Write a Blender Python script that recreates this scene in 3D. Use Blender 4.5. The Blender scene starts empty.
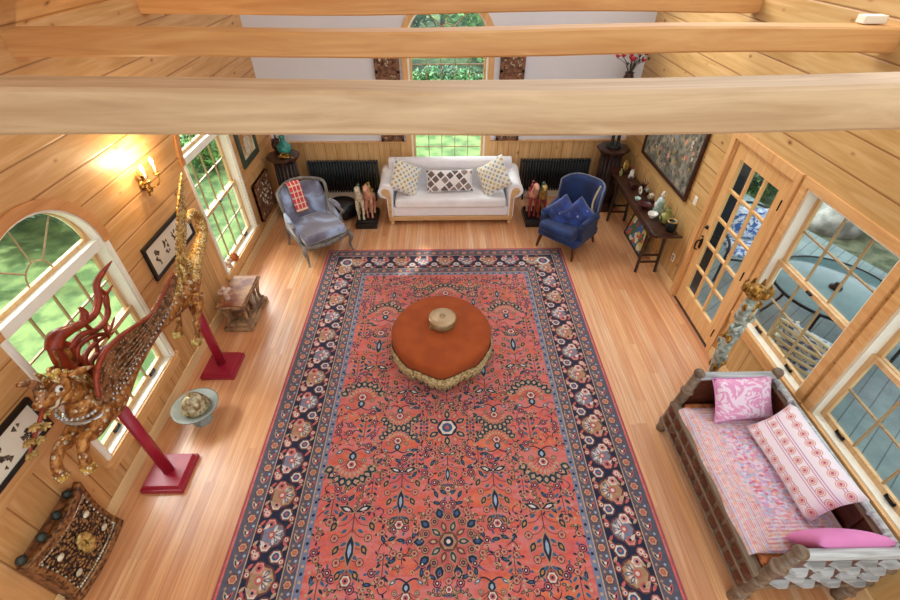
import bpy, bmesh, math, random
from mathutils import Vector, Matrix, Euler
from mathutils.geometry import tessellate_polygon
C = bpy.context.scene
col = C.collection
PI = math.pi
rnd = random.Random(7)
def R(a): return math.radians(a)

# ---------------------------------------------------------------- camera
cam_d = bpy.data.cameras.new('camera'); cam_d.sensor_width = 36; cam_d.lens = 18.0
cam = bpy.data.objects.new('camera', cam_d); col.objects.link(cam); C.camera = cam
_t, _y, _r = R(40.4), R(.73), R(.2)
_fw = Vector((math.sin(_y)*math.cos(_t), math.cos(_y)*math.cos(_t), -math.sin(_t)))
_rt = Vector((math.cos(_y), -math.sin(_y), 0)); _dn = _fw.cross(_rt)
_r2 = _rt*math.cos(_r)+_dn*math.sin(_r); _d2 = -_rt*math.sin(_r)+_dn*math.cos(_r)
mw = Matrix((_r2, -_d2, -_fw)).transposed().to_4x4(); mw.translation = (0, 0, 4.05)
cam.matrix_world = mw
cam_d.clip_end = 300

# ---------------------------------------------------------------- light
C.view_settings.view_transform = 'Standard'; C.view_settings.look = 'None'
C.view_settings.gamma = 1; C.view_settings.exposure = 0.42
wd = bpy.data.worlds.new('sky'); C.world = wd; wd.use_nodes = True
wn = wd.node_tree; wn.nodes['Background'].inputs[0].default_value = (.86, .93, 1, 1)
wn.nodes['Background'].inputs[1].default_value = 1.35
sun_d = bpy.data.lights.new('sun', 'SUN'); sun_d.energy = 6.5; sun_d.angle = R(1.5); sun_d.color = (1, .95, .86)
sun = bpy.data.objects.new('sun', sun_d); col.objects.link(sun)
sun.rotation_euler = Vector((-1, -.10, .84)).to_track_quat('Z', 'Y').to_euler()

def added_sky_fill(loc, to, size, power, color=(1, 1, 1)):  # added area lamps out of view, for daylight and glare on the floor
    d = bpy.data.lights.new('added_window_fill', 'AREA'); d.shape = 'SQUARE'; d.size = size; d.energy = power; d.color = color
    o = bpy.data.objects.new('added_window_fill', d); col.objects.link(o); o.location = loc
    o.rotation_euler = (Vector(loc)-Vector(to)).to_track_quat('Z', 'Y').to_euler()
added_sky_fill((-16, 20, 19), (-2, 4, 0), 22, 19000, (.95, .98, 1))
added_sky_fill((-13, 3, 12), (-1, 3, 0), 7, 3800, (1, .98, .95))

# ---------------------------------------------------------------- materials
def hx(h):
    h = h.lstrip('#'); c = [int(h[i:i+2], 16)/255 for i in (0, 2, 4)]
    return tuple([(x/12.92 if x <= .04045 else ((x+.055)/1.055)**2.4) for x in c]+[1])
class Mt:
    def __init__(s, name, rough=.6, metal=0., spec=.5, sheen=0.):
        s.m = bpy.data.materials.new(name); s.m.use_nodes = True; s.t = s.m.node_tree
        s.b = s.t.nodes['Principled BSDF']; s.b.inputs['Roughness'].default_value = rough
        s.b.inputs['Metallic'].default_value = metal; s.b.inputs['Specular IOR Level'].default_value = spec
        if sheen: s.b.inputs['Sheen Weight'].default_value = sheen
        s.tc = s.n('ShaderNodeTexCoord').outputs['Object']
        sp = s.n('ShaderNodeSeparateXYZ'); s.l(s.tc, sp.inputs[0]); s.xyz = sp.outputs
    def n(s, k): return s.t.nodes.new(k)
    def l(s, a, b): s.t.links.new(a, b)
    def put(s, inp, v):
        if isinstance(v, bpy.types.NodeSocket): s.l(v, inp)
        elif v is not None: inp.default_value = v
    def math(s, op, a, b=None, c=None):
        n = s.n('ShaderNodeMath'); n.operation = op
        for i, v in enumerate((a, b, c)): s.put(n.inputs[i], v)
        return n.outputs[0]
    def comb(s, x, y, z=0.):
        n = s.n('ShaderNodeCombineXYZ')
        for i, v in enumerate((x, y, z)): s.put(n.inputs[i], v)
        return n.outputs[0]
    def noise(s, scale=5., detail=2., rough=.5, vec=None, dist=0.):
        n = s.n('ShaderNodeTexNoise'); s.l(vec or s.tc, n.inputs['Vector'])
        n.inputs['Scale'].default_value = scale; n.inputs['Detail'].default_value = detail
        n.inputs['Roughness'].default_value = rough; n.inputs['Distortion'].default_value = dist
        return n.outputs[0]
    def vor(s, scale=5., vec=None, feature='F1', out='Distance', dim='3D'):
        n = s.n('ShaderNodeTexVoronoi'); n.voronoi_dimensions = dim; n.feature = feature; s.l(vec or s.tc, n.inputs['Vector'])
        n.inputs['Scale'].default_value = scale
        return n.outputs[out]
    def white(s, w):
        n = s.n('ShaderNodeTexWhiteNoise'); n.noise_dimensions = '1D'; s.put(n.inputs['W'], w); return n.outputs[0]
    def ramp(s, f, stops, interp='LINEAR'):
        n = s.n('ShaderNodeValToRGB'); s.put(n.inputs[0], f); n.color_ramp.interpolation = interp
        e = n.color_ramp.elements
        while len(e) < len(stops): e.new(.5)
        for i, (p, c) in enumerate(stops):
            e[i].position = p; e[i].color = hx(c) if isinstance(c, str) else (c, c, c, 1)
        return n.outputs[0]
    def mix(s, f, a, b, blend='MIX'):
        n = s.n('ShaderNodeMix'); n.data_type = 'RGBA'; n.blend_type = blend; s.put(n.inputs[0], f)
        s.put(n.inputs[6], hx(a) if isinstance(a, str) else a); s.put(n.inputs[7], hx(b) if isinstance(b, str) else b)
        return n.outputs[2]
    def color(s, c):
        s.put(s.b.inputs['Base Color'], hx(c) if isinstance(c, str) else c); return s
    def bump(s, h, strength=.3, dist=.01):
        n = s.n('ShaderNodeBump'); n.inputs['Strength'].default_value = strength; n.inputs['Distance'].default_value = dist
        s.l(h, n.inputs['Height']); s.l(n.outputs[0], s.b.inputs['Normal']); return s
def flat(name, c, rough=.6, metal=0., var=.12, scale=9., sheen=0., bump=0.):
    m = Mt(name, rough, metal, sheen=sheen)
    nz = m.noise(scale, 4.)
    g = m.ramp(nz, [(.25, 1-var*1.5), (.75, 1.0)])
    m.color(m.mix(1., c, g, 'MULTIPLY'))
    if bump: m.bump(m.noise(scale*8, 2.), bump, .004)
    return m.m
def two(name, c1, c2, scale=6., rough=.6, metal=0., detail=4., lo=.4, hi=.6, bump=0., sheen=0.):
    m = Mt(name, rough, metal, sheen=sheen); nz = m.noise(scale, detail)
    m.color(m.ramp(nz, [(lo, c1), (hi, c2)]))
    if bump: m.bump(nz, bump, .01)
    return m.m
def pine(name, u, v, bw=.21, split=None, light='#E2B376', mid='#D29C5C', dark='#C08744', rough=.42, uw=None):
    """tongue-and-groove boards: run along axis u, stacked along axis v; below z=split they stand upright"""
    m = Mt(name, rough, spec=.35)
    U, V = m.xyz[u], m.xyz[v]
    if split is not None:
        up = m.math('LESS_THAN', m.xyz[2], split)
        U, V = (m.math('ADD', m.math('MULTIPLY', V, up), m.math('MULTIPLY', U, m.math('SUBTRACT', 1., up))),
                m.math('ADD', m.math('MULTIPLY', m.math('ADD', m.xyz[u], 37.3), up), m.math('MULTIPLY', m.xyz[v], m.math('SUBTRACT', 1., up))))
    q = m.math('DIVIDE', V, bw); fl = m.math('FLOOR', q); fr = m.math('FRACT', q)
    rn = m.white(m.math('ADD', fl, .5))
    vec = m.comb(m.math('ADD', m.math('MULTIPLY', U, .8), m.math('MULTIPLY', rn, 31.)), m.math('MULTIPLY', V, 11.), rn)
    g = m.noise(1.5, 4., .55, vec, .8)
    base = m.ramp(g, [(.3, dark), (.5, mid), (.68, light)])
    tint = m.ramp(rn, [(0., .86), (1., 1.)])
    base = m.mix(1., base, tint, 'MULTIPLY')
    kv = m.comb(m.math('ADD', m.math('MULTIPLY', U, 2.1), m.math('MULTIPLY', rn, 17.)), m.math('MULTIPLY', V, 3.6))
    kd = m.vor(1., kv, dim='2D')
    kc = m.white(m.vor(1., kv, out='Color', dim='2D'))
    kn = m.math('ADD', kd, m.math('MULTIPLY', kc, .12))
    base = m.mix(m.ramp(kn, [(.045, .7), (.11, 0.)]), base, '#9A6432')
    base = m.mix(m.ramp(kn, [(.025, .85), (.055, 0.)]), base, '#5E3A1C')
    seam = m.math('MINIMUM', fr, m.math('SUBTRACT', 1., fr))
    sm = m.ramp(seam, [(.012, 1.), (.035, 0.)])
    base = m.mix(m.math('MULTIPLY', sm, .8), base, '#8A5526')
    m.color(base); m.bump(m.ramp(seam, [(0., 0.), (.05, 1.)]), .5, .006)
    return m.m
def wood(name, c1, c2, axis=0, rough=.45, sc=1., bump=.1, stretch=12.):
    m = Mt(name, rough, spec=.4)
    k = [stretch]*3; k[axis] = 1.
    vec = m.comb(*[m.math('MULTIPLY', m.xyz[i], k[i]*sc) for i in range(3)])
    g = m.noise(1.6, 5., .6, vec, .8)
    m.color(m.ramp(g, [(.32, c1), (.68, c2)])); m.bump(g, bump, .004)
    return m.m
MAT = {}
MAT['wall_side'] = pine('pine_boards_side_left', 1, 2, .25, 1.02, '#DCA973', '#D09A60', '#C28A4C')
MAT['wall_right'] = pine('pine_boards_side_right', 1, 2, .25, 1.02, '#D8B27A', '#CEA468', '#C09456')
MAT['wainscot'] = pine('pine_boards_back', 2, 0, .19, None, '#E6BE88', '#DAAC72', '#CC9A5E')
MAT['white_wall'] = flat('white_plaster', '#DDDCE0', .8, var=.03, scale=2.)
MAT['casing'] = wood('fir_casing', '#CE9558', '#E2B279', 1, .4)
MAT['casing_v'] = wood('fir_casing_upright', '#CE9558', '#E2B279', 2, .4)
MAT['casing_dark'] = wood('fir_arch_casing', '#BE7B45', '#D2935A', 1, .4)
MAT['sash'] = wood('fir_sash', '#C99A63', '#DDB684', 2, .4)
MAT['muntin'] = wood('fir_muntin', '#8E744E', '#B4956A', 2, .4)
MAT['jamb_white'] = flat('painted_jamb', '#F1EBD8', .5, var=.04)
MAT['baseboard'] = wood('fir_baseboard', '#D9B07A', '#E9C892', 1, .4)
MAT['beam_pale'] = wood('old_beam_pale', '#B08A62', '#D6B48C', 0, .55, .6, .3)
MAT['beam'] = wood('old_beam_orange', '#C68A4E', '#DDA96C', 0, .5, .6, .3)
MAT['door'] = wood('fir_door', '#D19A5C', '#E3B67A', 2, .38)
MAT['black_metal'] = flat('black_metal', '#1A1A1C', .4, .6)
MAT['radiator'] = flat('radiator_enamel', '#2A3236', .35, .3, var=.05)
MAT['dark_wood'] = wood('dark_wood', '#2A1610', '#4A2A1C', 0, .3)
MAT['dark_wood_v'] = wood('dark_wood_upright', '#261914', '#42302A', 2, .3)
MAT['black'] = flat('black_lacquer', '#141313', .3)
MAT['cream'] = flat('cream_paper', '#E9DFC8', .8, var=.05)
MAT['ink'] = two('ink_drawing', '#2A241E', '#6E5A44', 40., .8)
MAT['brass'] = flat('brass', '#B89A5A', .35, .8, var=.2)
MAT['gold'] = two('antique_gold', '#6E4A1C', '#C79A4A', 25., .4, .7, bump=.2)
def glass_mat():
    m = bpy.data.materials.new('window_glass'); m.use_nodes = True; t = m.node_tree
    for n in list(t.nodes): t.nodes.remove(n)
    o = t.nodes.new('ShaderNodeOutputMaterial'); mx = t.nodes.new('ShaderNodeMixShader')
    tr = t.nodes.new('ShaderNodeBsdfTransparent'); gl = t.nodes.new('ShaderNodeBsdfGlossy'); fr = t.nodes.new('ShaderNodeMath')
    tr.inputs[0].default_value = (.95, .99, .98, 1); gl.inputs['Roughness'].default_value = .03
    fr.inputs[1].default_value = 1.; fr.operation = 'MULTIPLY_ADD'; fr.inputs[1].default_value = .5; fr.inputs[2].default_value = .03
    lw = t.nodes.new('ShaderNodeLayerWeight'); pw = t.nodes.new('ShaderNodeMath'); pw.operation = 'POWER'; pw.inputs[1].default_value = 5.
    lw.inputs[0].default_value = .5; t.links.new(lw.outputs['Facing'], pw.inputs[0]); t.links.new(pw.outputs[0], fr.inputs[0])
    t.links.new(fr.outputs[0], mx.inputs[0]); t.links.new(tr.outputs[0], mx.inputs[1]); t.links.new(gl.outputs[0], mx.inputs[2])
    t.links.new(mx.outputs[0], o.inputs[0]); return m
MAT['glass'] = glass_mat()

def floor_mat():
    m = Mt('fir_floor_planks', .36, spec=1.)
    bw = .095; q = m.math('DIVIDE', m.xyz[0], bw); fl = m.math('FLOOR', q); fr = m.math('FRACT', q)
    r1 = m.white(m.math('ADD', fl, .5))
    y = m.math('ADD', m.math('DIVIDE', m.xyz[1], 2.9), m.math('MULTIPLY', r1, 7.))
    r2 = m.white(m.math('ADD', m.math('MULTIPLY', m.math('FLOOR', y), 13.7), m.math('MULTIPLY', fl, 3.1)))
    vec = m.comb(m.math('MULTIPLY', m.xyz[0], 26.), m.math('ADD', m.math('MULTIPLY', m.xyz[1], .7), m.math('MULTIPLY', r2, 40.)), r2)
    g = m.noise(1.6, 6., .62, vec, .4)
    c = m.ramp(g, [(.3, '#C88C5C'), (.5, '#DAAA7E'), (.7, '#EAC6A2')])
    tint = m.ramp(r2, [(0., '#E8C8B0'), (.35, '#FFF0DC'), (.6, '#F4D8C0'), (.85, '#FFFFFF'), (1., '#DDB798')])
    c = m.mix(1., c, tint, 'MULTIPLY')
    seam = m.math('MINIMUM', fr, m.math('SUBTRACT', 1., fr))
    c = m.mix(m.ramp(seam, [(.0, .55), (.035, 0.)]), c, '#8A4A20')
    m.color(c); m.bump(m.ramp(seam, [(0., 0.), (.05, 1.)]), .15, .002)
    return m.m
MAT['floor'] = floor_mat()

# ---------------------------------------------------------------- mesh builder
class MB:
    def __init__(s): s.bm = bmesh.new(); s.sm = []; s.mats = []
    def mi(s, m):
        if m is None: return 0
        if m not in s.mats: s.mats.append(m)
        return s.mats.index(m)
    def add(s, vs, fs, smooth=False, m=None, M=None):
        if M is not None: vs = [M @ Vector(v) for v in vs]
        bv = [s.bm.verts.new(v) for v in vs]; k = s.mi(m); out = []
        for f in fs:
            try: F = s.bm.faces.new([bv[i] for i in f])
            except ValueError: continue
            F.smooth = smooth; F.material_index = k; out.append(F)
        return bv, out
    def box(s, c, d, rot=None, m=None, bev=0., taper=None, M=None):
        x, y, z = d[0]/2, d[1]/2, d[2]/2; tx, ty = taper or (1, 1)
        vs = [(-x, -y, -z), (x, -y, -z), (x, y, -z), (-x, y, -z), (-x*tx, -y*ty, z), (x*tx, -y*ty, z), (x*tx, y*ty, z), (-x*tx, y*ty, z)]
        T = Matrix.Translation(c)
        if rot: T = T @ Euler(rot).to_matrix().to_4x4()
        if M is not None: T = M @ T
        bv, fs = s.add(vs, [(0, 3, 2, 1), (4, 5, 6, 7), (0, 1, 5, 4), (1, 2, 6, 5), (2, 3, 7, 6), (3, 0, 4, 7)], False, m, T)
        if bev:
            es = list({e for f in fs for e in f.edges})
            r = bmesh.ops.bevel(s.bm, geom=es, offset=bev, segments=2, affect='EDGES', profile=.6)
            k = s.mi(m)
            for f in r['faces']: f.material_index = k; f.smooth = True
        return s
    def bx(s, x0, x1, y0, y1, z0, z1, m=None, bev=0.):
        return s.box(((x0+x1)/2, (y0+y1)/2, (z0+z1)/2), (abs(x1-x0), abs(y1-y0), abs(z1-z0)), None, m, bev)
    def lathe(s, prof, c=(0, 0, 0), n=24, m=None, M=None, smooth=True, sx=1., sy=1., wob=None):
        vs = []; fs = []
        for i, (r, z) in enumerate(prof):
            for j in range(n):
                a = 2*PI*j/n; w = wob(a, i) if wob else 1.
                vs.append((c[0]+r*w*sx*math.cos(a), c[1]+r*w*sy*math.sin(a), c[2]+z))
        for i in range(len(prof)-1):
            for j in range(n):
                k = (j+1) % n; fs.append((i*n+j, i*n+k, (i+1)*n+k, (i+1)*n+j))
        ring = tuple(prof[0]) == tuple(prof[-1])
        if prof[0][0] > 1e-4 and not ring: fs.append(tuple(range(n-1, -1, -1)))
        if prof[-1][0] > 1e-4 and not ring: fs.append(tuple((len(prof)-1)*n+j for j in range(n)))
        s.add(vs, fs, smooth, m, M); return s
    def ball(s, c, r, m=None, n=12, M=None, seg=None):
        if not hasattr(r, '__len__'): r = (r, r, r)
        k = seg or max(5, n//2+1); vs = []; fs = []
        for i in range(k+1):
            t = PI*i/k
            for j in range(n):
                a = 2*PI*j/n; vs.append((c[0]+r[0]*math.sin(t)*math.cos(a), c[1]+r[1]*math.sin(t)*math.sin(a), c[2]-r[2]*math.cos(t)))
        for i in range(k):
            for j in range(n):
                q = (j+1) % n; fs.append((i*n+j, i*n+q, (i+1)*n+q, (i+1)*n+j))
        s.add(vs, fs, True, m, M); return s
    def tube(s, pts, rad, n=10, m=None, flat=None, M=None, smooth=True, sub=1, up=None):
        """swept tube through pts; rad number/list of radius; flat=(a,b) section scale; sub = smoothing steps"""
        P = [Vector(p) for p in pts]; rr = list(rad) if hasattr(rad, '__len__') else [rad]*len(P)
        if sub > 1 and len(P) > 2:
            Q = []; q = []
            for i in range(len(P)-1):
                a = P[max(i-1, 0)]; b = P[i]; c = P[i+1]; d = P[min(i+2, len(P)-1)]
                for k in range(sub):
                    t = k/sub
                    Q.append(.5*((2*b)+(c-a)*t+(2*a-5*b+4*c-d)*t*t+(3*b-a-3*c+d)*t**3)); q.append(rr[i]*(1-t)+rr[i+1]*t)
            Q.append(P[-1]); q.append(rr[-1]); P, rr = Q, q
        vs = []; fs = []; fa, fb = flat or (1, 1)
        prev = Vector(up) if up else Vector((0, 0, 1))
        t0 = (P[1]-P[0]).normalized()
        if abs(prev.dot(t0)) > .95: prev = Vector((1, 0, 0)) if not up else Vector((0, 1, 0))
        for i, p in enumerate(P):
            t = ((P[min(i+1, len(P)-1)]-P[max(i-1, 0)])).normalized()
            u = (prev - t*prev.dot(t)).normalized(); w = t.cross(u)
            if not up: prev = u
            for j in range(n):
                a = 2*PI*j/n; vs.append(p+u*(math.cos(a)*rr[i]*fa)+w*(math.sin(a)*rr[i]*fb))
        L = len(P)
        for i in range(L-1):
            for j in range(n):
                k = (j+1) % n; fs.append((i*n+j, i*n+k, (i+1)*n+k, (i+1)*n+j))
        fs.append(tuple(range(n-1, -1, -1))); fs.append(tuple((L-1)*n+j for j in range(n)))
        s.add(vs, fs, smooth, m, M); return s
    def cyl(s, a, b, r, r2=None, n=16, m=None, M=None): return s.tube([a, b], [r, r if r2 is None else r2], n, m, M=M)
    def prism(s, loop, th, M=None, m=None, holes=(), smooth=False):
        """2-D loop (x,y) extruded by th along z, with holes"""
        loops = [[Vector((p[0], p[1], 0)) for p in loop]]+[[Vector((p[0], p[1], 0)) for p in h] for h in holes]
        tri = tessellate_polygon(loops); allp = [p for l in loops for p in l]; n = len(allp)
        vs = [tuple(p) for p in allp]+[(p.x, p.y, th) for p in allp]
        fs = [tuple(t) for t in tri]+[tuple(i+n for i in reversed(t)) for t in tri]; o = 0
        for l in loops:
            k = len(l)
            for i in range(k): j = (i+1) % k; fs.append((o+i, o+j, o+j+n, o+i+n))
            o += k
        bv, F = s.add(vs, fs, smooth, m, M)
        return s
    def cushion(s, w, d, h, M=None, m=None, n=14, pinch=.08, pw=.42, droop=0.):
        """pillow: w x d in plan, h thick, pinched corners"""
        vs = []; fs = []; N = n+1
        def pt(i, j, sg):
            a = -1+2*i/n; b = -1+2*j/n
            k = max(0., (1-abs(a)**2.6))*max(0., (1-abs(b)**2.6))
            x = a*w/2*(1-pinch*(1-b*b)*1.0*abs(a)); y = b*d/2*(1-pinch*(1-a*a)*1.0*abs(b))
            return (x, y, sg*h/2*k**pw - droop*(a*a))
        for sg in (1, -1):
            for i in range(N):
                for j in range(N): vs.append(pt(i, j, sg))
        for i in range(n):
            for j in range(n):
                a = i*N+j; fs.append((a, a+N, a+N+1, a+1)); b = a+N*N; fs.append((b, b+1, b+N+1, b+N))
        bv, F = s.add(vs, fs, True, m, M)
        bmesh.ops.remove_doubles(s.bm, verts=bv, dist=1e-5)
        return s
    def build(s, name, m=None, parent=None, loc=None, rot=None, bevel=0., subd=0, recalc=True, weld=0.):
        if recalc: bmesh.ops.recalc_face_normals(s.bm, faces=s.bm.faces)
        me = bpy.data.meshes.new(name); s.bm.to_mesh(me); s.bm.free()
        o = bpy.data.objects.new(name, me); col.objects.link(o)
        ms = [m] if not s.mats else s.mats
        if m is not None and s.mats and m not in s.mats: ms = s.mats
        for q in ms: me.materials.append(MAT[q] if isinstance(q, str) else q)
        if parent: o.parent = parent
        if loc: o.location = loc
        if rot: o.rotation_euler = rot
        if bevel:
            b = o.modifiers.new('bevel', 'BEVEL'); b.width = bevel; b.segments = 2; b.limit_method = 'ANGLE'; b.angle_limit = R(40)
        if subd:
            b = o.modifiers.new('sub', 'SUBSURF'); b.levels = b.render_levels = subd
        return o
def tag(o, label=None, cat=None, group=None, kind=None):
    if label: o['label'] = label
    if cat: o['category'] = cat
    if group: o['group'] = group
    if kind: o['kind'] = kind
    return o
def empty(name, loc=(0, 0, 0), rz=0., label=None, cat=None, group=None, kind=None):
    o = bpy.data.objects.new(name, None); col.objects.link(o); o.empty_display_size = .1
    o.location = loc; o.rotation_euler = (0, 0, rz); return tag(o, label, cat, group, kind)
def copy_tree(o, parent=None):
    c = o.copy(); col.objects.link(c)
    if parent: c.parent = parent
    for ch in list(o.children): copy_tree(ch, c)
    return c
# frames: YZ plane of a side wall (local x -> world y, local y -> world z, extrusion -> world x)
def side(x): return Matrix(((0, 0, 1, x), (1, 0, 0, 0), (0, 1, 0, 0), (0, 0, 0, 1)))
def front(y): return Matrix(((1, 0, 0, 0), (0, 0, 1, y), (0, 1, 0, 0), (0, 0, 0, 1)))
def arch(a0, a1, z0, zs, rise, n=20):
    """loop of an arched opening"""
    c = (a0+a1)/2; h = (a1-a0)/2
    return [(a0, z0), (a1, z0), (a1, zs)]+[(c+h*math.cos(PI*i/n), zs+rise*math.sin(PI*i/n)) for i in range(1, n)]+[(a0, zs)]
def rect(a0, a1, b0, b1): return [(a0, b0), (a1, b0), (a1, b1), (a0, b1)]

XL, XR, YB, YF, ZT = -2.98, 3.19, 7.8, -.9, 3.9
W1 = (2.17, 3.37, .42, 1.90, .56); W2 = (4.98, 6.20, .32, 1.90, .58); W3 = (-.56, .72, .55, 2.62, .52)
W4 = (2.52, 3.58, .72, 2.24); W5 = (1.25, 2.33, .72, 2.24); DR = (3.76, 4.80, 0., 2.22)

# ---------------------------------------------------------------- setting
MB().bx(XL-.3, XR+.3, YF, YB+.3, -.25, 0).build('floor', 'floor')['kind'] = 'structure'
w = MB(); w.prism(rect(YF, YB, 0, ZT), -.17, side(XL), holes=[arch(*W1), arch(*W2)]); w.build('wall_left', 'wall_side')['kind'] = 'structure'
w = MB(); w.prism([(YF, 0), (DR[0], 0), (DR[0], DR[3]), (DR[1], DR[3]), (DR[1], 0), (YB, 0), (YB, ZT), (YF, ZT)], .17, side(XR), holes=[rect(*W4), rect(*W5)])
w.build('wall_right', 'wall_right')['kind'] = 'structure'
w = MB(); w.prism(rect(XL-.17, XR+.17, 0, ZT), .2, front(YB), holes=[arch(*W3)]); w.build('wall_back', 'white_wall')['kind'] = 'structure'
ZW = 1.06
w = MB()
w.bx(XL, W3[0]-.09, YB-.025, YB, .0, ZW, 'wainscot'); w.bx(W3[1]+.09, XR, YB-.025, YB, 0, ZW, 'wainscot'); w.bx(W3[0]-.09, W3[1]+.09, YB-.025, YB, 0, .5, 'wainscot')
w.bx(XL, W3[0]-.09, YB-.05, YB, ZW, ZW+.02, 'casing'); w.bx(W3[1]+.09, XR, YB-.05, YB, ZW, ZW+.02, 'casing')
w.build('trim_1', 'wainscot')['kind'] = 'structure'
for nm, a in (('baseboard_left', (XL, XL+.02, YF, YB)), ('baseboard_right', (XR-.02, XR, DR[1]+.06, YB)), ('baseboard_right_near', (XR-.02, XR, YF, DR[0]-.06))):
    MB().bx(a[0], a[1], a[2], a[3], 0, .14, bev=.006).build('baseboard_left' if 'left' in nm else 'baseboard_right', 'baseboard')['kind'] = 'structure'
MB().bx(XL+.02, XR-.02, YB-.045, YB-.025, 0, .16, bev=.006).build('baseboard_back', 'jamb_white')['kind'] = 'structure'

def strip(mb, pts, wd, th, M, m):
    """thin bar along a 2-D polyline in a wall plane"""
    P = [M @ Vector((p[0], p[1], 0)) for p in pts]
    nrm = (M.to_3x3() @ Vector((0, 0, 1)))
    mb.tube(P, 1., 4, m, flat=(th*.7, wd*.7), up=nrm, smooth=False)
def window(name, M, o, spec, cols, rows, sign, arched=True, casing_w=.075, sill=True, full_case=False):
    """o: empty; M maps (a,b,depth); sign: +1 if depth grows outward along +extrusion"""
    e = empty(name, (0, 0, 0), 0, kind='structure'); e.name = name
    D = lambda d: M @ Matrix.Translation((0, 0, d*sign))
    if arched: a0, a1, z0, zs, rise = spec
    else: a0, a1, z0, zs = spec
    ca = (a0+a1)/2
    # jamb lining
    j = MB(); t = .025
    if arched:
        out = arch(a0, a1, z0, zs, rise); inn = arch(a0+t, a1-t, z0+t, zs, rise-t)
        j.prism(out, .156*sign, D(-.006), holes=[inn])
    else: j.prism(rect(a0, a1, z0, zs), .15*sign, D(0.0), holes=[rect(a0+t, a1-t, z0+t, zs-t)])
    j.build('jamb', 'jamb_white', e)
    # casing on the wall face
    c = MB(); cw = casing_w
    if arched:
        n = 24; h = (a1-a0)/2
        if full_case:
            c.prism(arch(a0-cw, a1+cw, z0-cw, zs, rise+cw), -.025*sign, D(0), holes=[arch(a0, a1, z0, zs, rise)], m='casing_v')
        else:
            o1 = [(ca+(h+cw)*math.cos(PI*i/n), zs+(rise+cw)*math.sin(PI*i/n)) for i in range(n+1)]
            i1 = [(ca+(h-.005)*math.cos(PI*i/n), zs+(rise-.005)*math.sin(PI*i/n)) for i in range(n, -1, -1)]
            c.prism(o1+i1, -.025*sign, D(0), m='casing_dark')
            for x0, x1 in ((a0-.035, a0), (a1, a1+.035)): c.prism(rect(x0, x1, z0, zs), -.02*sign, D(0), m='jamb_white')
    else:
        c.prism(rect(a0-cw, a1+cw, z0-cw, zs+cw), -.022*sign, D(0), holes=[rect(a0, a1, z0, zs)], m='casing')
    c.build('casing', 'casing', e)
    if sill:
        s2 = MB(); s2.prism(rect(a0-.09, a1+.09, z0-.025, z0+.012), -.09*sign, D(.06), m='casing'); s2.prism(rect(a0-.06, a1+.06, z0-.11, z0-.027), -.03*sign, D(0), m='casing')
        s2.build('sill', 'casing', e, bevel=.004)
    # sashes
    zt = zs if arched else zs-t
    zb = z0+t; zm = (zb+zt)/2 if not arched else zb+(zt-zb)*.5
    f = .042
    for nm, lo, hi, dep in (('upper_sash', zm-.02, zt, .10), ('lower_sash', zb, zm+.02, .065)):
        s3 = MB(); s3.prism(rect(a0+t, a1-t, lo, hi), .032*sign, D(dep), holes=[rect(a0+t+f, a1-t-f, lo+f*(1.3 if 'low' in nm else 1), hi-f)], m='sash')
        so = s3.build(nm, 'sash', e)
        mb = MB(); A0, A1, B0, B1 = a0+t+f, a1-t-f, lo+f, hi-f
        for i in range(1, cols): x = A0+(A1-A0)*i/cols; mb.prism(rect(x-.0065, x+.0065, B0, B1), .022*sign, D(dep+.005), m='muntin')
        for i in range(1, rows): z = B0+(B1-B0)*i/rows; mb.prism(rect(A0, A1, z-.0065, z+.0065), .022*sign, D(dep+.006), m='muntin')
        mb.build('muntins', 'muntin', so)
        g = MB(); g.prism(rect(A0-.01, A1+.01, B0-.01, B1+.01), .004*sign, D(dep+.014)); g.build('pane', 'glass', so)
        if 'low' in nm:
            k = MB()
            for x in (A0+.2, A1-.2):
                k.prism(rect(x-.04, x+.04, lo+.02, lo+.035), -.02*sign, D(dep)); k.prism(rect(x-.045, x-.03, lo+.012, lo+.045), -.01*sign, D(dep)); k.prism(rect(x+.03, x+.045, lo+.012, lo+.045), -.01*sign, D(dep))
            k.build('sash_lift', 'black_metal', so)
            k = MB(); x = (A0+A1)/2; k.prism(rect(x-.03, x+.03, hi-.028, hi-.01), -.02*sign, D(dep)); k.build('sash_lock', 'black_metal', so)
    if arched:
        k = MB(); k.prism(rect(a0+.005, a1-.005, zs-.045, zs+.04), .13*sign, D(.02), m='jamb_white'); k.build('transom_rail', 'jamb_white', e)
        h = (a1-a0)/2-t; n = 22
        k = MB()
        ar = lambda hh, rr, z: [(ca+hh*math.cos(PI*i/n), z+rr*math.sin(PI*i/n)) for i in range(n+1)]
        k.prism(ar(h, rise-t, zs+.04), .035*sign, D(.08), holes=[ar(h-f, rise-t-f-.04, zs+.075)], m='sash')
        so = k.build('arched_sash', 'sash', e)
        k = MB(); q = .13
        strip(k, [(ca+q*math.cos(PI*i/12), zs+.07+q*math.sin(PI*i/12)) for i in range(13)], .012, .012, D(.095), 'muntin')
        for an in (45, 90, 135):
            r2 = 1/math.sqrt((math.cos(R(an))/(h-f))**2+(math.sin(R(an))/(rise-.06))**2)
            strip(k, [(ca+q*math.cos(R(an)), zs+.07+q*math.sin(R(an))), (ca+r2*math.cos(R(an)), zs+.03+r2*math.sin(R(an)))], .011, .012, D(.095), 'muntin')
        k.build('muntins', 'muntin', so)
        g = MB(); g.prism(ar(h-.02, rise-t-.02, zs+.05), .004*sign, D(.097)); g.build('pane', 'glass', so)
    return e
window('window_1', side(XL), None, W1, 4, 2, -1)
window('window_2', side(XL), None, W2, 4, 2, -1)
window('window_3', front(YB), None, W3, 5, 3, 1, full_case=True, casing_w=.09, sill=False)
window('window_4', side(XR), None, W4, 3, 2, 1, arched=False)
window('window_5', side(XR), None, W5, 3, 2, 1, arched=False)
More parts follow.
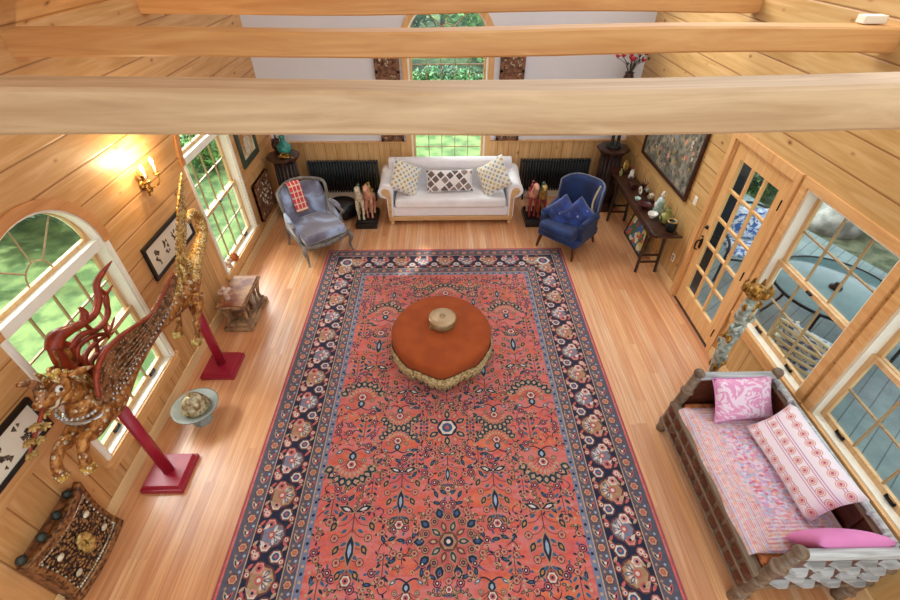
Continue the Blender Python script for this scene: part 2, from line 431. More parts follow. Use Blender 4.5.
# sash of the near right window pushed open stays simple; French door
d = empty('door_1', kind='structure')
y0, y1, zt = DR[0], DR[1], DR[3]
k = MB(); k.prism([(y0-.07, 0), (y0, 0), (y0, zt), (y1, zt), (y1, 0), (y1+.07, 0), (y1+.07, zt+.09), (y0-.07, zt+.09)], -.025, side(XR), m='casing_v')
k.prism([(y0, 0), (y0+.03, 0), (y0+.03, zt-.03), (y1-.03, zt-.03), (y1-.03, 0), (y1, 0), (y1, zt), (y0, zt)], .16, side(XR), m='casing_v')
k.build('casing', 'casing_v', d)
k = MB(); k.bx(XR+.0, XR+.17, y0, y1, -.005, .02, 'dark_wood'); k.build('threshold', 'dark_wood', d)
a0, a1, b0, b1 = y0+.035, y1-.035, .025, zt-.035; st = .125
k = MB(); k.prism(rect(a0, a1, b0, b1), .045, side(XR+.015), holes=[rect(a0+st, a1-st, b0+.26, b1-.14)], m='door')
slab = k.build('door_leaf', 'door', d, bevel=.003)
k = MB(); A0, A1, B0, B1 = a0+st, a1-st, b0+.26, b1-.14
for i in (1, 2): yy = A0+(A1-A0)*i/3; k.prism(rect(yy-.013, yy+.013, B0, B1), .035, side(XR+.02), m='door')
for i in range(1, 5): zz = B0+(B1-B0)*i/5; k.prism(rect(A0, A1, zz-.013, zz+.013), .035, side(XR+.021), m='door')
k.build('muntins', 'door', slab)
k = MB(); k.prism(rect(A0-.01, A1+.01, B0-.01, B1+.01), .004, side(XR+.038)); k.build('pane', 'glass', slab)
k = MB(); hy = a1-.06
k.prism([(hy-.02, .86), (hy+.02, .86), (hy+.025, .95), (hy+.015, 1.0), (hy-.015, 1.0), (hy-.025, .95)], -.01, side(XR+.015))
k.tube([(XR+.01, hy, .98), (XR-.04, hy, .97), (XR-.05, hy, .93), (XR-.045, hy, .86), (XR+.0, hy, .84)], [.008, .01, .01, .01, .008], 8, sub=3)
k.ball((XR+.0, hy, 1.03), .014); k.build('door_handle', 'black_metal', slab)
k = MB(); k.lathe([(.027, 0), (.027, .01), (.015, .015), (.012, .03), (.0, .032)], n=14, M=Matrix.Translation((XR+.015, hy, 1.16)) @ Euler((0, -PI/2, 0)).to_matrix().to_4x4()); k.build('deadbolt', 'black_metal', slab)
for zz in (.25, 1.1, 1.95):
    k = MB(); k.bx(XR-.003, XR+.02, a0-.012, a0+.012, zz-.05, zz+.05); k.cyl((XR-.006, a0, zz-.055), (XR-.006, a0, zz+.055), .007, n=8); k.build('hinge', 'black_metal', d)

# unseen board slope up to the ridge, added to keep the sun out from above
k = MB(); k.prism([(XL-.17, ZT-.35), (XL, ZT-.42), (.14, 6.75), (.0, 6.88)], YB-YF+.2, Matrix(((1, 0, 0, 0), (0, 0, 1, YF), (0, 1, 0, 0), (0, 0, 0, 1))))
k.build('sun_block_ceiling', 'wall_side')['kind'] = 'structure'

# beams across the room at plate height
for i, (y, zc, mt, th) in enumerate(((1.77, 3.51, 'beam_pale', .19), (3.6, 3.385, 'beam', .19), (5.36, 3.39, 'beam', .18))):
    k = MB(); n = 26; prof = [(-.5, -.5), (.5, -.5), (.5, .5), (-.5, .5)]; vs = []; fs = []
    rr = random.Random(i+3)
    for s_ in range(n+1):
        x = XL+(XR-XL)*s_/n; w1 = th*(.9+.03*math.sin(s_*.5+i)+rr.uniform(-.012, .012)); h1 = th*(.86+.03*math.sin(s_*.37+i*2)+rr.uniform(-.012, .012)); dz = .012*math.sin(s_*.33+i)
        for a, b in ((-.5, -.42), (-.42, -.5), (.42, -.5), (.5, -.42), (.5, .42), (.42, .5), (-.42, .5), (-.5, .42)): vs.append((x, a*w1, b*h1+dz))
    for s_ in range(n):
        for j in range(8): q = (j+1) % 8; fs.append((s_*8+j, s_*8+q, (s_+1)*8+q, (s_+1)*8+j))
    fs.append(tuple(range(8))); fs.append(tuple(n*8+j for j in range(7, -1, -1)))
    k.add(vs, fs)
    k.build('trim_%d' % (i+2), mt, loc=(0, y, zc))['kind'] = 'structure'

# ================================================================ OUTDOORS
def leaf_cloud(k, c, r, n, size, m=None, rr=rnd, shell=.55):
    for i in range(n):
        while True:
            p = Vector((rr.uniform(-1, 1), rr.uniform(-1, 1), rr.uniform(-1, 1)))
            if shell < p.length < 1: break
        p = Vector((c[0]+p.x*r[0], c[1]+p.y*r[1], c[2]+p.z*r[2])); s_ = size*rr.uniform(.6, 1.3)
        M = Matrix.Translation(p) @ Euler((rr.uniform(-1, 1), rr.uniform(-1, 1), rr.uniform(0, 6.3))).to_matrix().to_4x4()
        k.add([(-s_, 0, 0), (-.2*s_, -.42*s_, .08*s_), (s_, 0, -.1*s_), (-.2*s_, .42*s_, .08*s_)], [(0, 1, 2, 3)], False, m, M)
MAT['lawn'] = two('lawn_grass', '#385426', '#647A44', 3., .9, detail=8.)
MAT['leaf_a'] = two('leaves_bright', '#2F6A28', '#74AC54', 1.6, .5, detail=6.)
MAT['leaf_b'] = two('leaves_deep', '#1C4A26', '#4E8848', 1.4, .5, detail=6.)
MAT['leaf_c'] = two('leaves_cool', '#4E8A70', '#BCDCCC', 1.8, .5, detail=6.)
MAT['bark'] = wood('bark', '#4A3A2C', '#7A6650', 2, .9)
MB().bx(-40, XL-.17, -20, 60, -1.3, -.6).build('lawn', 'lawn', )
lawn = bpy.data.objects['lawn']; tag(lawn, kind='structure')
k = MB(); k.bx(XL-.17, 40, YB+.2, 60, -1.3, -.6); o = k.build('lawn', 'lawn'); o['kind'] = 'structure'
k = MB(); k.bx(XR+.17, 40, -20, YB+.2, -1.3, -.45); o = k.build('ground', two('olive_soil', '#37402A', '#5E6048', 5., .95, detail=8.)); o['kind'] = 'structure'
def tree(name, loc, h, crown, n, size, m, label, cat='tree', shell=.45, group=None):
    e = empty(name, loc, 0, label, cat, group)
    k = MB(); k.tube([(0, 0, -.02), (.05, .03, h*.5), (0, 0, h)], [.05+h*.02, .04+h*.014, .02], 8, sub=3)
    for i in range(5):
        a = i*1.3; k.tube([(.03, .02, h*.5), (math.cos(a)*crown[0]*.3, math.sin(a)*crown[1]*.3, h*.8), (math.cos(a)*crown[0]*.7, math.sin(a)*crown[1]*.7, h)], [.04, .025, .01], 6, sub=2)
    k.build('trunk', 'bark', e)
    k = MB(); leaf_cloud(k, (0, 0, h), crown, n, size, shell=shell); o = k.build('foliage', m, e, recalc=False); return e
tree('leafy_tree', (-8.6, 8.2, -.6), 1.5, (2.1, 1.9, 1.3), 3800, .13, 'leaf_c', 'pale-leaved tree beyond the lawn, seen through the top of the near arched window')
tree('leafy_tree', (-7.2, 14.2, -.6), 1.6, (2.2, 2.2, 1.8), 3800, .14, 'leaf_b', 'dense green tree seen through the far arched window on the left')
tree('leafy_tree', (-11.5, 20., -.6), 2.4, (3., 3., 2.6), 3000, .18, 'leaf_a', 'bright green tree farther off through the left-hand windows')
tree('leafy_tree', (-8.1, 2.1, -.6), 6.3, (1.7, 1.7, 1.7), 5200, .16, 'leaf_b', 'unseen tall tree added as a sun blocker outside the near arched window')  # out of view; crown placed to keep the sun off the near window
tree('leafy_tree', (-8.1, 5.6, -.6), 5.2, (1.6, 1.5, 1.35), 5200, .16, 'leaf_b', 'unseen tall tree added to trim the sun reaching the far arched window')  # out of view; crown added to stop sun below the far window's arch
tree('shrub', (-5.9, 10.9, -.6), .6, (.9, .9, .6), 1200, .1, 'leaf_a', 'low bright shrub on the lawn outside the far left window', 'shrub')
tree('leafy_tree', (-2.9, 20.0, -.6), 2.2, (2.5, 1.8, 2.3), 4200, .17, 'leaf_b', 'deep green tree behind the back arched window, left side')
tree('leafy_tree', (2.4, 20.5, -.6), 2.4, (2.5, 1.8, 2.6), 4200, .17, 'leaf_a', 'bright green tree behind the back arched window, right side')
tree('leafy_tree', (.0, 28., -.6), 4.5, (6, 4, 4.2), 4200, .25, 'leaf_b', 'tall tree farthest back behind the sofa window')
tree('shrub', (.2, 16.0, -.6), .5, (1.6, .8, .5), 1500, .09, 'leaf_b', 'low shrub on the lawn behind the sofa window', 'shrub')

def deck_mat():
    m = Mt('deck_boards', .5)
    u = m.math('ADD', m.math('MULTIPLY', m.xyz[0], .6), m.math('MULTIPLY', m.xyz[1], -.8))
    fr = m.math('FRACT', m.math('DIVIDE', u, .15)); fl = m.math('FLOOR', m.math('DIVIDE', u, .15))
    c = m.ramp(m.noise(3., 5.), [(.3, '#566868'), (.7, '#7C8E8C')])
    c = m.mix(1., c, m.ramp(m.white(fl), [(0., .82), (1., 1.)]), 'MULTIPLY')
    s_ = m.math('MINIMUM', fr, m.math('SUBTRACT', 1., fr))
    m.color(m.mix(m.ramp(s_, [(.02, 1.), (.06, 0.)]), c, '#3F4A4A')); return m.m
MAT['deck'] = deck_mat()
k = MB(); k.prism([(XR+.17, -3), (7.6, -3), (7.6, 3.0), (6.2, 7.0), (5.6, 9.5), (XR+.17, 9.5)], .14, Matrix.Translation((0, 0, -.26))); k.build('deck', 'deck')['kind'] = 'structure'
MAT['olive'] = two('olive_ground', '#4E5A34', '#7E8058', 5., .9, detail=8.)
MAT['rock'] = two('granite', '#77756F', '#A8A49B', 4., .9, bump=.6)
MAT['ground_cover'] = two('ground_cover', '#5A6A3C', '#9AA070', 6., .9)
def rock(loc, r, sd, label):
    rr = random.Random(sd); k = MB(); k.ball((0, 0, 0), r, n=14)
    for v in k.bm.verts: v.co *= rr.uniform(.86, 1.08)
    tag(k.build('boulder', 'rock', loc=loc), label, 'rock', None)
rock((7.35, 7.3, -.3), (.6, .45, .4), 1, 'pale boulder beyond the deck, seen through the top of the right window')
rock((9.0, 8.4, -.3), (.7, .6, .5), 5, 'grey boulder farther out past the deck')
for i, (x, y, s_, mm, lb) in enumerate(((8.5, 5.9, .6, 'leaf_b', 'green shrub past the deck corner, right of the pale boulder'), (10.2, 4.6, .9, 'ground_cover', 'olive shrub bed past the patio table'), (6.7, 8.8, .7, 'leaf_b', 'green shrub at the back of the deck seen through the glass door'), (7.3, 11.2, .9, 'ground_cover', 'olive shrub behind the deck, seen through the door top'), (10.6, 7.3, .9, 'leaf_b', 'dark green shrub farthest out on the right'))):
    tree('shrub', (x, y, -.45), s_*.6, (s_, s_, s_*.6), 1100, .1, mm, lb, 'shrub')
k = MB(); k.bx(-.08, .08, -.03, .03, -.11, 2.45, bev=.006); tag(k.build('shutter_panel', 'black', loc=(3.46, 4.87, 0)), 'tall black shutter panel standing outside the far side of the glass door', 'shutter')
# patio table
e = empty('patio_table', (4.75, 4.2, -.12), 0, 'round glass-topped patio table on the deck outside the right window', 'table')
MAT['frosted'] = flat('sea_glass', '#6A8686', .1, var=.2, scale=4.)
k = MB(); k.lathe([(0, .70), (.66, .70), (.67, .708), (.66, .716), (0, .716)], n=40); k.build('tabletop', 'frosted', e)
k = MB(); k.lathe([(.665, .695), (.69, .695), (.69, .725), (.665, .725), (.665, .695)], n=40); k.build('rim', 'black_metal', e)
k = MB(); k.lathe([(0, .716), (.07, .716), (.07, .74), (.03, .75), (.03, .79), (0, .79)], n=16); k.build('umbrella_ring', 'black_metal', e)
for i in range(4):
    a = PI/4+i*PI/2; k = MB(); k.tube([(math.cos(a)*.5, math.sin(a)*.5, .70), (math.cos(a)*.42, math.sin(a)*.42, .4), (math.cos(a)*.55, math.sin(a)*.55, 0)], .018, 8, sub=4); k.build('leg', 'black_metal', e)
def blue_toile(name='blue_white_fabric'):
    m = Mt(name, .9, sheen=.2); v = m.noise(9., 3., .6, dist=1.5)
    m.color(m.ramp(v, [(.44, '#3F66A8'), (.5, '#8FA9D6'), (.56, '#E3EAF5')])); return m.m
MAT['toile'] = blue_toile(); MAT['rattan'] = wood('pale_rattan', '#B9AC88', '#DDD2B4', 0, .6); MAT['iron'] = flat('dark_iron', '#2E3238', .5, .3)
def patio_chair(loc, rz, frame, label, slats=True):
    e = empty('patio_chair', loc, rz, label, 'chair', None)
    k = MB()
    for x in (-.27, .27):
        k.tube([(x, -.25, 0), (x, -.26, .4), (x, -.24, .62), (x, .0, .64), (x, .26, .62)], .018, 8, sub=3)
        k.tube([(x, .3, 0), (x, .25, .4), (x*.95, .36, .95)], .018, 8, sub=3)
    k.tube([(-.26, .36, .95), (0, .4, 1.0), (.26, .36, .95)], .02, 8, sub=4)
    k.tube([(-.27, -.25, .4), (.27, -.25, .4)], .016, 8); k.tube([(-.27, .25, .4), (.27, .25, .4)], .016, 8)
    k.build('frame', frame, e)
    k = MB()
    for i in range(5): z = .5+i*.1; k.tube([(-.25, .28+i*.02, z), (0, .32+i*.02, z+.01), (.25, .28+i*.02, z)], .014, 6, sub=3, flat=(1.6, .6))
    k.build('back_slats', frame, e)
    k = MB(); k.cushion(.52, .52, .12, Matrix.Translation((0, 0, .46)), n=8); k.build('seat_cushion', 'toile', e)
    k = MB(); k.cushion(.5, .5, .12, Matrix.Translation((0, .25, .74)) @ Euler((R(78), 0, 0)).to_matrix().to_4x4(), n=8); k.build('back_cushion', 'toile', e)
    return e
patio_chair((3.95, 3.35, -.12), R(118), 'rattan', 'pale slatted patio chair with blue and white cushions, nearest the right window')
patio_chair((4.35, 5.45, -.12), R(-15), 'iron', 'dark iron patio chair with blue and white cushions outside the glass door')
patio_chair((5.65, 3.75, -.12), R(-105), 'iron', 'dark patio chair on the far side of the glass table')

# ================================================================ RUG
def rug():
    W, H0 = 1.85, 3.3; k = MB()
    cols = dict(field=None, dusk='#7E8296', navy='#1E2540', blue='#3E5C80', sky='#9FB4C8', slate='#76809A', beige='#C2A283', cream='#DDD0C2', green='#27424C', tan='#B08A68', rose='#C4625C', pink='#D99088', guard='#5E5A68', edge='#A8505C', brown='#6E4038', gold='#B98848')
    m = Mt('rug_field', .95, sheen=.2)
    y = m.math('MULTIPLY', m.xyz[1], 1.); band = m.noise(1.1, 4., .6, m.comb(m.math('MULTIPLY', m.xyz[0], .6), m.math('MULTIPLY', y, 2.4)))
    c = m.ramp(band, [(.36, '#BE4648'), (.43, '#CE5032'), (.49, '#CC6C66'), (.54, '#C44428'), (.6, '#D4662E'), (.66, '#C6504C')])
    c = m.mix(.25, c, m.ramp(m.noise(60., 2.), [(.3, '#A85A58'), (.7, '#DE9080')])); c = m.mix(m.ramp(m.noise(14., 3.), [(.45, 0.), (.7, .25)]), c, '#A08A9C'); m.color(c); MAT['rug_field'] = m.m
    for n_, c_ in cols.items():
        if c_: MAT['rug_'+n_] = flat('rug_'+n_, c_, .95, var=.22, scale=38.)
    z0 = .012; lay = .0005
    k.bx(-W, W, -H0, H0, 0, z0, 'rug_edge')
    cnt = [0]
    def poly(pts, c_, l):
        cnt[0] += 1; for_m = 'rug_'+c_; z = z0+lay*l+1e-6*(cnt[0] % 380)
        k.add([(p[0], p[1], z) for p in pts], [tuple(range(len(pts)))], False, for_m)
    def ngon(x, y, r, c_, l, n=9, sx=1., sy=1., a0=0., wob=0.):
        poly([(x+r*sx*(1+wob*(i % 2))*math.cos(a0+2*PI*i/n), y+r*sy*(1+wob*(i % 2))*math.sin(a0+2*PI*i/n)) for i in range(n)], c_, l)
    def frame(a, b, c_, l):   # ring between inset a and inset b
        for q in ([(-W+a, -H0+a), (W-a, -H0+a), (W-b, -H0+b), (-W+b, -H0+b)], [(W-a, -H0+a), (W-a, H0-a), (W-b, H0-b), (W-b, -H0+b)],
                  [(W-a, H0-a), (-W+a, H0-a), (-W+b, H0-b), (W-b, H0-b)], [(-W+a, H0-a), (-W+a, -H0+a), (-W+b, -H0+b), (-W+b, H0-b)]): poly(q, c_, l)
    frame(.018, .035, 'field', 1); frame(.035, .178, 'guard', 1); frame(.178, .187, 'beige', 1); frame(.187, .503, 'navy', 1); frame(.503, .512, 'beige', 1)
    frame(.512, .617, 'guard', 1); frame(.617, .627, 'beige', 1); frame(.627, .68, 'slate', 1)
    poly([(-W+.68, -H0+.68), (W-.68, -H0+.68), (W-.68, H0-.68), (-W+.68, H0-.68)], 'field', 1)
    rr = random.Random(11)
    class T:     # drawing frame: position, angle, mirrored
        def __init__(s, x, y, a=0., sc=1., mx=1): s.x, s.y, s.c, s.s, s.sc, s.mx = x, y, math.cos(a), math.sin(a), sc, mx
        def p(s, u, v): u *= s.sc*s.mx; v *= s.sc; return (s.x+u*s.c-v*s.s, s.y+u*s.s+v*s.c)
        def leaf(s, u, v, L, w, a, c_, l, core=None):
            pts = [(-.5, 0), (-.25, .42), (.1, .5), (.5, 0), (.1, -.5), (-.25, -.42)]
            ca, sa = math.cos(a), math.sin(a)
            poly([s.p(u+(q[0]*L)*ca-(q[1]*w)*sa, v+(q[0]*L)*sa+(q[1]*w)*ca) for q in pts], c_, l)
            if c_ in ('navy', 'green', 'blue') and L > .05: poly([s.p(u+(q[0]*L*1.22)*ca-(q[1]*w*1.35)*sa, v+(q[0]*L*1.22)*sa+(q[1]*w*1.35)*ca) for q in pts], 'tan', l-.5)
            if core: s.leaf(u, v, L*.5, w*.45, a, core, l+1)
        def dot(s, u, v, r, c_, l, n=8, wob=0.): x, y = s.p(u, v); ngon(x, y, r*s.sc, c_, l, n, wob=wob)
        def ros(s, u, v, r, a='cream', b='rose', c_='navy', l=2, out='brown'):
            s.dot(u, v, r*1.18, out, l, 12); s.dot(u, v, r, a, l+1, 12, -.16); s.dot(u, v, r*.62, b, l+2, 10); s.dot(u, v, r*.28, c_, l+3, 6)
        def line(s, pts, w, c_, l):
            for i in range(len(pts)-1):
                (a, b), (c, d) = pts[i], pts[i+1]; L = math.hypot(c-a, d-b) or 1; nx, ny = -(d-b)/L*w/2, (c-a)/L*w/2
                poly([s.p(a+nx, b+ny), s.p(c+nx, d+ny), s.p(c-nx, d-ny), s.p(a-nx, b-ny)], c_, l)
        def curve(s, x0, y0, x1, y1, bend, w, c_, l, n=6):
            P = []; dx, dy = x1-x0, y1-y0
            for i in range(n+1): t = i/n; q = math.sin(PI*t)*bend; P.append((x0+dx*t-dy*q, y0+dy*t+dx*q))
            s.line(P, w, c_, l)
        def palmette(s, r, a='pink', b='beige'):
            s.dot(0, 0, r*1.12, 'brown', 2, 14); s.dot(0, 0, r, a, 3, 14, -.1)
            for i in range(7): an = PI*(i+.5)/7; s.leaf(math.cos(an)*r*.55, math.sin(an)*r*.55, r*.75, r*.26, an, 'blue' if i % 2 else b, 4, 'cream')
            s.dot(0, -r*.15, r*.34, 'rose', 6, 10); s.dot(0, -r*.15, r*.16, 'cream', 7)
            for sg in (-1, 1): s.leaf(sg*r*.75, -r*.7, r*.9, r*.3, sg*2.4+PI/2, b, 4)
        def fan(s, r, a='navy', b='beige', n=9, spread=2.3):
            for i in range(n):
                an = PI/2+(i-(n-1)/2)*spread/(n-1)*1.0
                s.line([(0, -.1*r), (math.cos(an)*r*.9, math.sin(an)*r*.9)], .006, 'brown', 2)
                s.leaf(math.cos(an)*r, math.sin(an)*r, r*.46, r*.36, an, a if i % 2 else 'green', 3, b)
                s.leaf(math.cos(an)*r*.62, math.sin(an)*r*.62, r*.24, r*.12, an, b, 3)
            s.ros(0, r*.18, r*.2, 'cream', 'rose', 'navy', 4)
            s.leaf(0, -r*.2, r*.5, r*.35, PI/2, 'navy', 3, 'sky')
            for sg in (-1, 1):
                s.curve(0, -r*.4, sg*r*.75, -r*.3, -.3*sg, .012, 'navy', 3)
                s.leaf(sg*r*.62, -r*.42, r*.34, r*.16, sg*.5, 'blue', 4, 'cream')
                s.ros(sg*r*.5, 0., r*.11, b, 'brown', 'cream', 3)
        def sprig(s, r, a='navy', b='beige'):
            s.line([(0, -r), (0, r*.8)], .007, 'green', 2)
            for i in range(4):
                v = -r*.7+i*r*.42
                for sg in (-1, 1): s.leaf(sg*r*.3, v+r*.12, r*.42, r*.17, PI/2-sg*.8, a if i % 2 else 'blue', 3); 
                if i % 2: 
                    for sg in (-1, 1): s.dot(sg*r*.52, v+r*.3, r*.1, b, 4, 6)
            s.ros(0, r*.85, r*.22, b, 'rose', a, 4)
        def tree(s, r):
            s.line([(0, -r), (0, r)], .009, 'green', 2)
            for i in range(5):
                v = -r*.75+i*r*.36; q = (1-i*.14)*r*.55
                for sg in (-1, 1):
                    s.curve(0, v, sg*q, v+q*.5, .18*sg, .007, 'brown', 2)
                    if i % 2: s.ros(sg*q, v+q*.55, r*.1, 'beige', 'rose', 'navy', 3)
                    else: s.leaf(sg*q, v+q*.55, r*.3, r*.16, PI/2-sg*.5, 'navy', 3, 'gold')
                    s.leaf(sg*q*.5, v+q*.15, r*.2, r*.09, PI/2-sg*1., 'blue', 3)
            s.leaf(0, r*.2, r*.8, r*.22, PI/2, 'navy', 4, 'sky'); s.ros(0, r*.95, r*.14, 'cream', 'rose', 'navy', 4)
            for sg in (-1, 1): s.leaf(sg*r*.25, -r*.95, r*.5, r*.18, -sg*.35, 'navy', 4, 'cream')
    # main border
    def run(n, f):
        """f(T, k) along all four sides: vertical sides then horizontal ones"""
    hv = H0-.345; hw = W-.345
    for sx in (-1, 1):
        N = 17
        for i in range(-N, N+1):
            yy = i*hv/N; a = PI/2*(-sx) if i % 2 else PI/2*sx; t = T(sx*hw, yy, a)
            j = i % 4
            if abs(i) == N: t.ros(0, 0, .11, 'cream', 'blue', 'rose'); continue
            if j == 0: t.palmette(.105, 'tan', 'beige')
            elif j == 2: t.palmette(.095, 'dusk', 'cream')
            else:
                t.ros(-.085, .04, .048, 'pink', 'rose', 'navy'); t.ros(.085, .04, .048, 'cream', 'pink', 'navy'); t.ros(0, -.07, .05, 'cream', 'blue', 'rose'); t.ros(0.01, .10, .036, 'pink', 'cream', 'rose')
            for sg in (-1, 1):
                t.ros(sg*.04+.0, sg*.125, .026, 'rose', 'cream', 'navy'); t.leaf(sg*.1, -.12, .07, .026, sg*.7, 'rose', 2); t.leaf(sg*.11, .13, .06, .026, -sg*.7, 'beige', 2)
    for sy in (-1, 1):
        N = 9
        for i in range(-N+1, N):
            xx = i*hw/N; a = 0 if i % 2 else PI; t = T(xx, sy*hv, a)
            if i % 4 == 0: t.palmette(.1, 'tan', 'beige')
            elif i % 2 == 0: t.palmette(.09, 'dusk', 'cream')
            else:
                t.ros(-.075, .05, .048, 'pink', 'rose', 'navy'); t.ros(.075, .05, .048, 'cream', 'pink', 'navy'); t.ros(0, -.07, .05, 'cream', 'sky', 'rose')
            for sg in (-1, 1): t.leaf(sg*.1, -.12, .07, .026, sg*.7, 'rose', 2); t.ros(sg*.11, .125, .024, 'rose', 'cream', 'navy')
    # guard bands
    for off, r in ((.1175, .034), (.565, .03)):
        for sx in (-1, 1):
            n = int(2*(H0-off)/.118)
            for i in range(n+1):
                t = T(sx*(W-off), -(H0-off)+i*2*(H0-off)/n, PI/2)
                if i % 2: t.ros(0, 0, r*1.1, 'beige', 'rose', 'gold')
                else: t.leaf(0, .016, .095, .034, .5, 'beige', 2, 'navy'); t.leaf(0, -.018, .09, .03, -.5, 'rose', 2, 'navy'); t.dot(0, 0, .012, 'cream', 4, 6)
                t.dot(.055, .035*(1 if off < .3 else .7), .012, 'tan', 2, 6); t.dot(.055, -.035*(1 if off < .3 else .7), .012, 'sky', 2, 6)
        for sy in (-1, 1):
            n = int(2*(W-off)/.118)
            for i in range(1, n):
                t = T(-(W-off)+i*2*(W-off)/n, sy*(H0-off), 0)
                if i % 2: t.ros(0, 0, r*1.1, 'beige', 'rose', 'gold')
                else: t.leaf(0, .016, .095, .034, .5, 'beige', 2, 'navy'); t.leaf(0, -.018, .09, .03, -.5, 'rose', 2, 'navy')
    for off in (.655,):
        for sx in (-1, 1):
            for i in range(90): t = T(sx*(W-off), -(H0-off)+i*2*(H0-off)/90, 0); t.dot(0, 0, .014, 'beige' if i % 2 else 'navy', 2, 6)
        for sy in (-1, 1):
            for i in range(50): t = T(-(W-off)+i*2*(W-off)/50, sy*(H0-off), 0); t.dot(0, 0, .014, 'beige' if i % 2 else 'navy', 2, 6)
    # field
    big = []
    def sym(x, y, f):
        for sx in ((1, -1) if x > .001 else (1,)):
            for sy in ((1, -1) if y > .001 else (1,)):
                f(sx*x, sy*y, sx, sy)
    def fanat(x, y, r, up=1, kind='fan'):
        r *= 1.12
        def g(X, Y, sx, sy):
            t = T(X, Y, 0 if up*sy > 0 else PI, 1., 1); big.append((X, Y, r*1.25 if kind != 'sprig' else r))
            if kind == 'fan': t.fan(r)
            elif kind == 'tree': t.tree(r)
            else: t.sprig(r)
        sym(x, y, g)
    t = T(0, 0); t.ros(0, 0, .09, 'cream', 'blue', 'rose', 3, 'navy')
    for i in range(12):
        an = i*PI/6; t.leaf(math.cos(an)*.16, math.sin(an)*.16, .11, .06, an, 'navy' if i % 2 else 'rose', 3, 'beige')
        t.ros(math.cos(an+.26)*.25, math.sin(an+.26)*.25, .028, 'beige', 'navy', 'rose', 3)
    big.append((0, 0, .3))
    for sg in (1, -1):    # large round flower medallions on the axis
        t = T(0, sg*1.12, 0 if sg > 0 else PI); big.append((0, sg*1.12, .34)); t.dot(0, 0, .3, 'rose', 1.5, 20); t.ros(0, 0, .07, 'tan', 'navy', 'cream', 4)
        for i in range(10):
            an = i*PI/5; t.leaf(math.cos(an)*.13, math.sin(an)*.13, .1, .05, an, 'green' if i % 2 else 'brown', 3, 'beige'); t.leaf(math.cos(an)*.25, math.sin(an)*.25, .1, .07, an, 'navy', 3, 'blue')
            t.ros(math.cos(an+.31)*.205, math.sin(an+.31)*.205, .03, 'tan', 'navy', 'rose', 3); t.ros(math.cos(an+.31)*.3, math.sin(an+.31)*.3, .026, 'beige', 'rose', 'navy', 3)
    for a in ((0, .48, .17, 1, 'tree'), (.93, .36, .2, 1, 'fan'), (.43, .72, .24, 1, 'tree'), (.83, 1.12, .27, 1, 'tree'), (.34, 1.5, .16, 1, 'fan'), (0, 1.66, .17, -1, 'tree'), (1.04, .82, .13, 1, 'sprig'), (1.05, 1.5, .12, 1, 'sprig'),
              (.70, .62, .1, 1, 'sprig'), (.5, .18, .16, -1, 'fan'), (.3, .33, .1, 1, 'sprig'), (.85, 0, .13, 1, 'sprig'), (.24, .02, .09, 1, 'sprig'), (.54, 1.32, .11, 1, 'sprig'), (.8, 1.75, .19, 1, 'fan'), (.38, 1.95, .2, 1, 'tree'),
              (0, 2.15, .2, 1, 'fan'), (.72, 2.2, .2, -1, 'tree'), (1.03, 2.1, .12, 1, 'sprig'), (.35, 2.42, .13, -1, 'fan'), (1.02, 2.45, .1, -1, 'sprig')):
        fanat(*a)
    placed = []
    for q in range(5200):
        x = rr.uniform(.03, 1.13); y = rr.uniform(.03, 2.58)
        if any(math.hypot(x-bx_, y-by_) < br*.7 for bx_, by_, br in big): continue
        if any(math.hypot(x-p[0], y-p[1]) < .058 for p in placed): continue
        placed.append((x, y)); kind = rr.randrange(5); a = rr.uniform(0, 6.3)
        def g(X, Y, sx, sy):
            t = T(X, Y, (a if sx*sy > 0 else -a) + (0 if sy > 0 else 0), 1.)
            if kind == 0: t.ros(0, 0, .026, 'beige', 'rose', 'navy'); [t.leaf(.05*math.cos(b), .05*math.sin(b), .04, .018, b, 'navy', 2) for b in (0, 2.1, 4.2)]
            elif kind == 1: [t.leaf(.03*math.cos(b), .03*math.sin(b), .05, .024, b, 'green', 2, 'gold') for b in (0, 1.25, 2.5)]; t.dot(0, 0, .012, 'beige', 4)
            elif kind == 2: t.leaf(0, 0, .085, .034, 0, 'navy', 2, 'blue'); t.line([(-.07, 0), (-.03, 0)], .006, 'brown', 2); t.dot(.06, .02, .012, 'beige', 2)
            elif kind == 3: t.curve(-.05, 0, .05, 0, .5, .008, 'navy', 2); t.dot(-.05, 0, .014, 'rose', 3); t.leaf(.05, .01, .05, .026, .8, 'beige', 2, 'brown')
            else: t.ros(0, 0, .03, 'rose', 'navy', 'cream', 2, 'navy'); t.leaf(.05, 0, .04, .02, 0, 'blue', 2); t.leaf(-.05, 0, .04, .02, 0, 'blue', 2)
        sym(x, y, g)
    o = k.build('area_rug', None, loc=(0, 2.7, .001), recalc=False)
    tag(o, 'large coral Persian rug with navy floral border covering the wooden floor', 'rug')
rug()

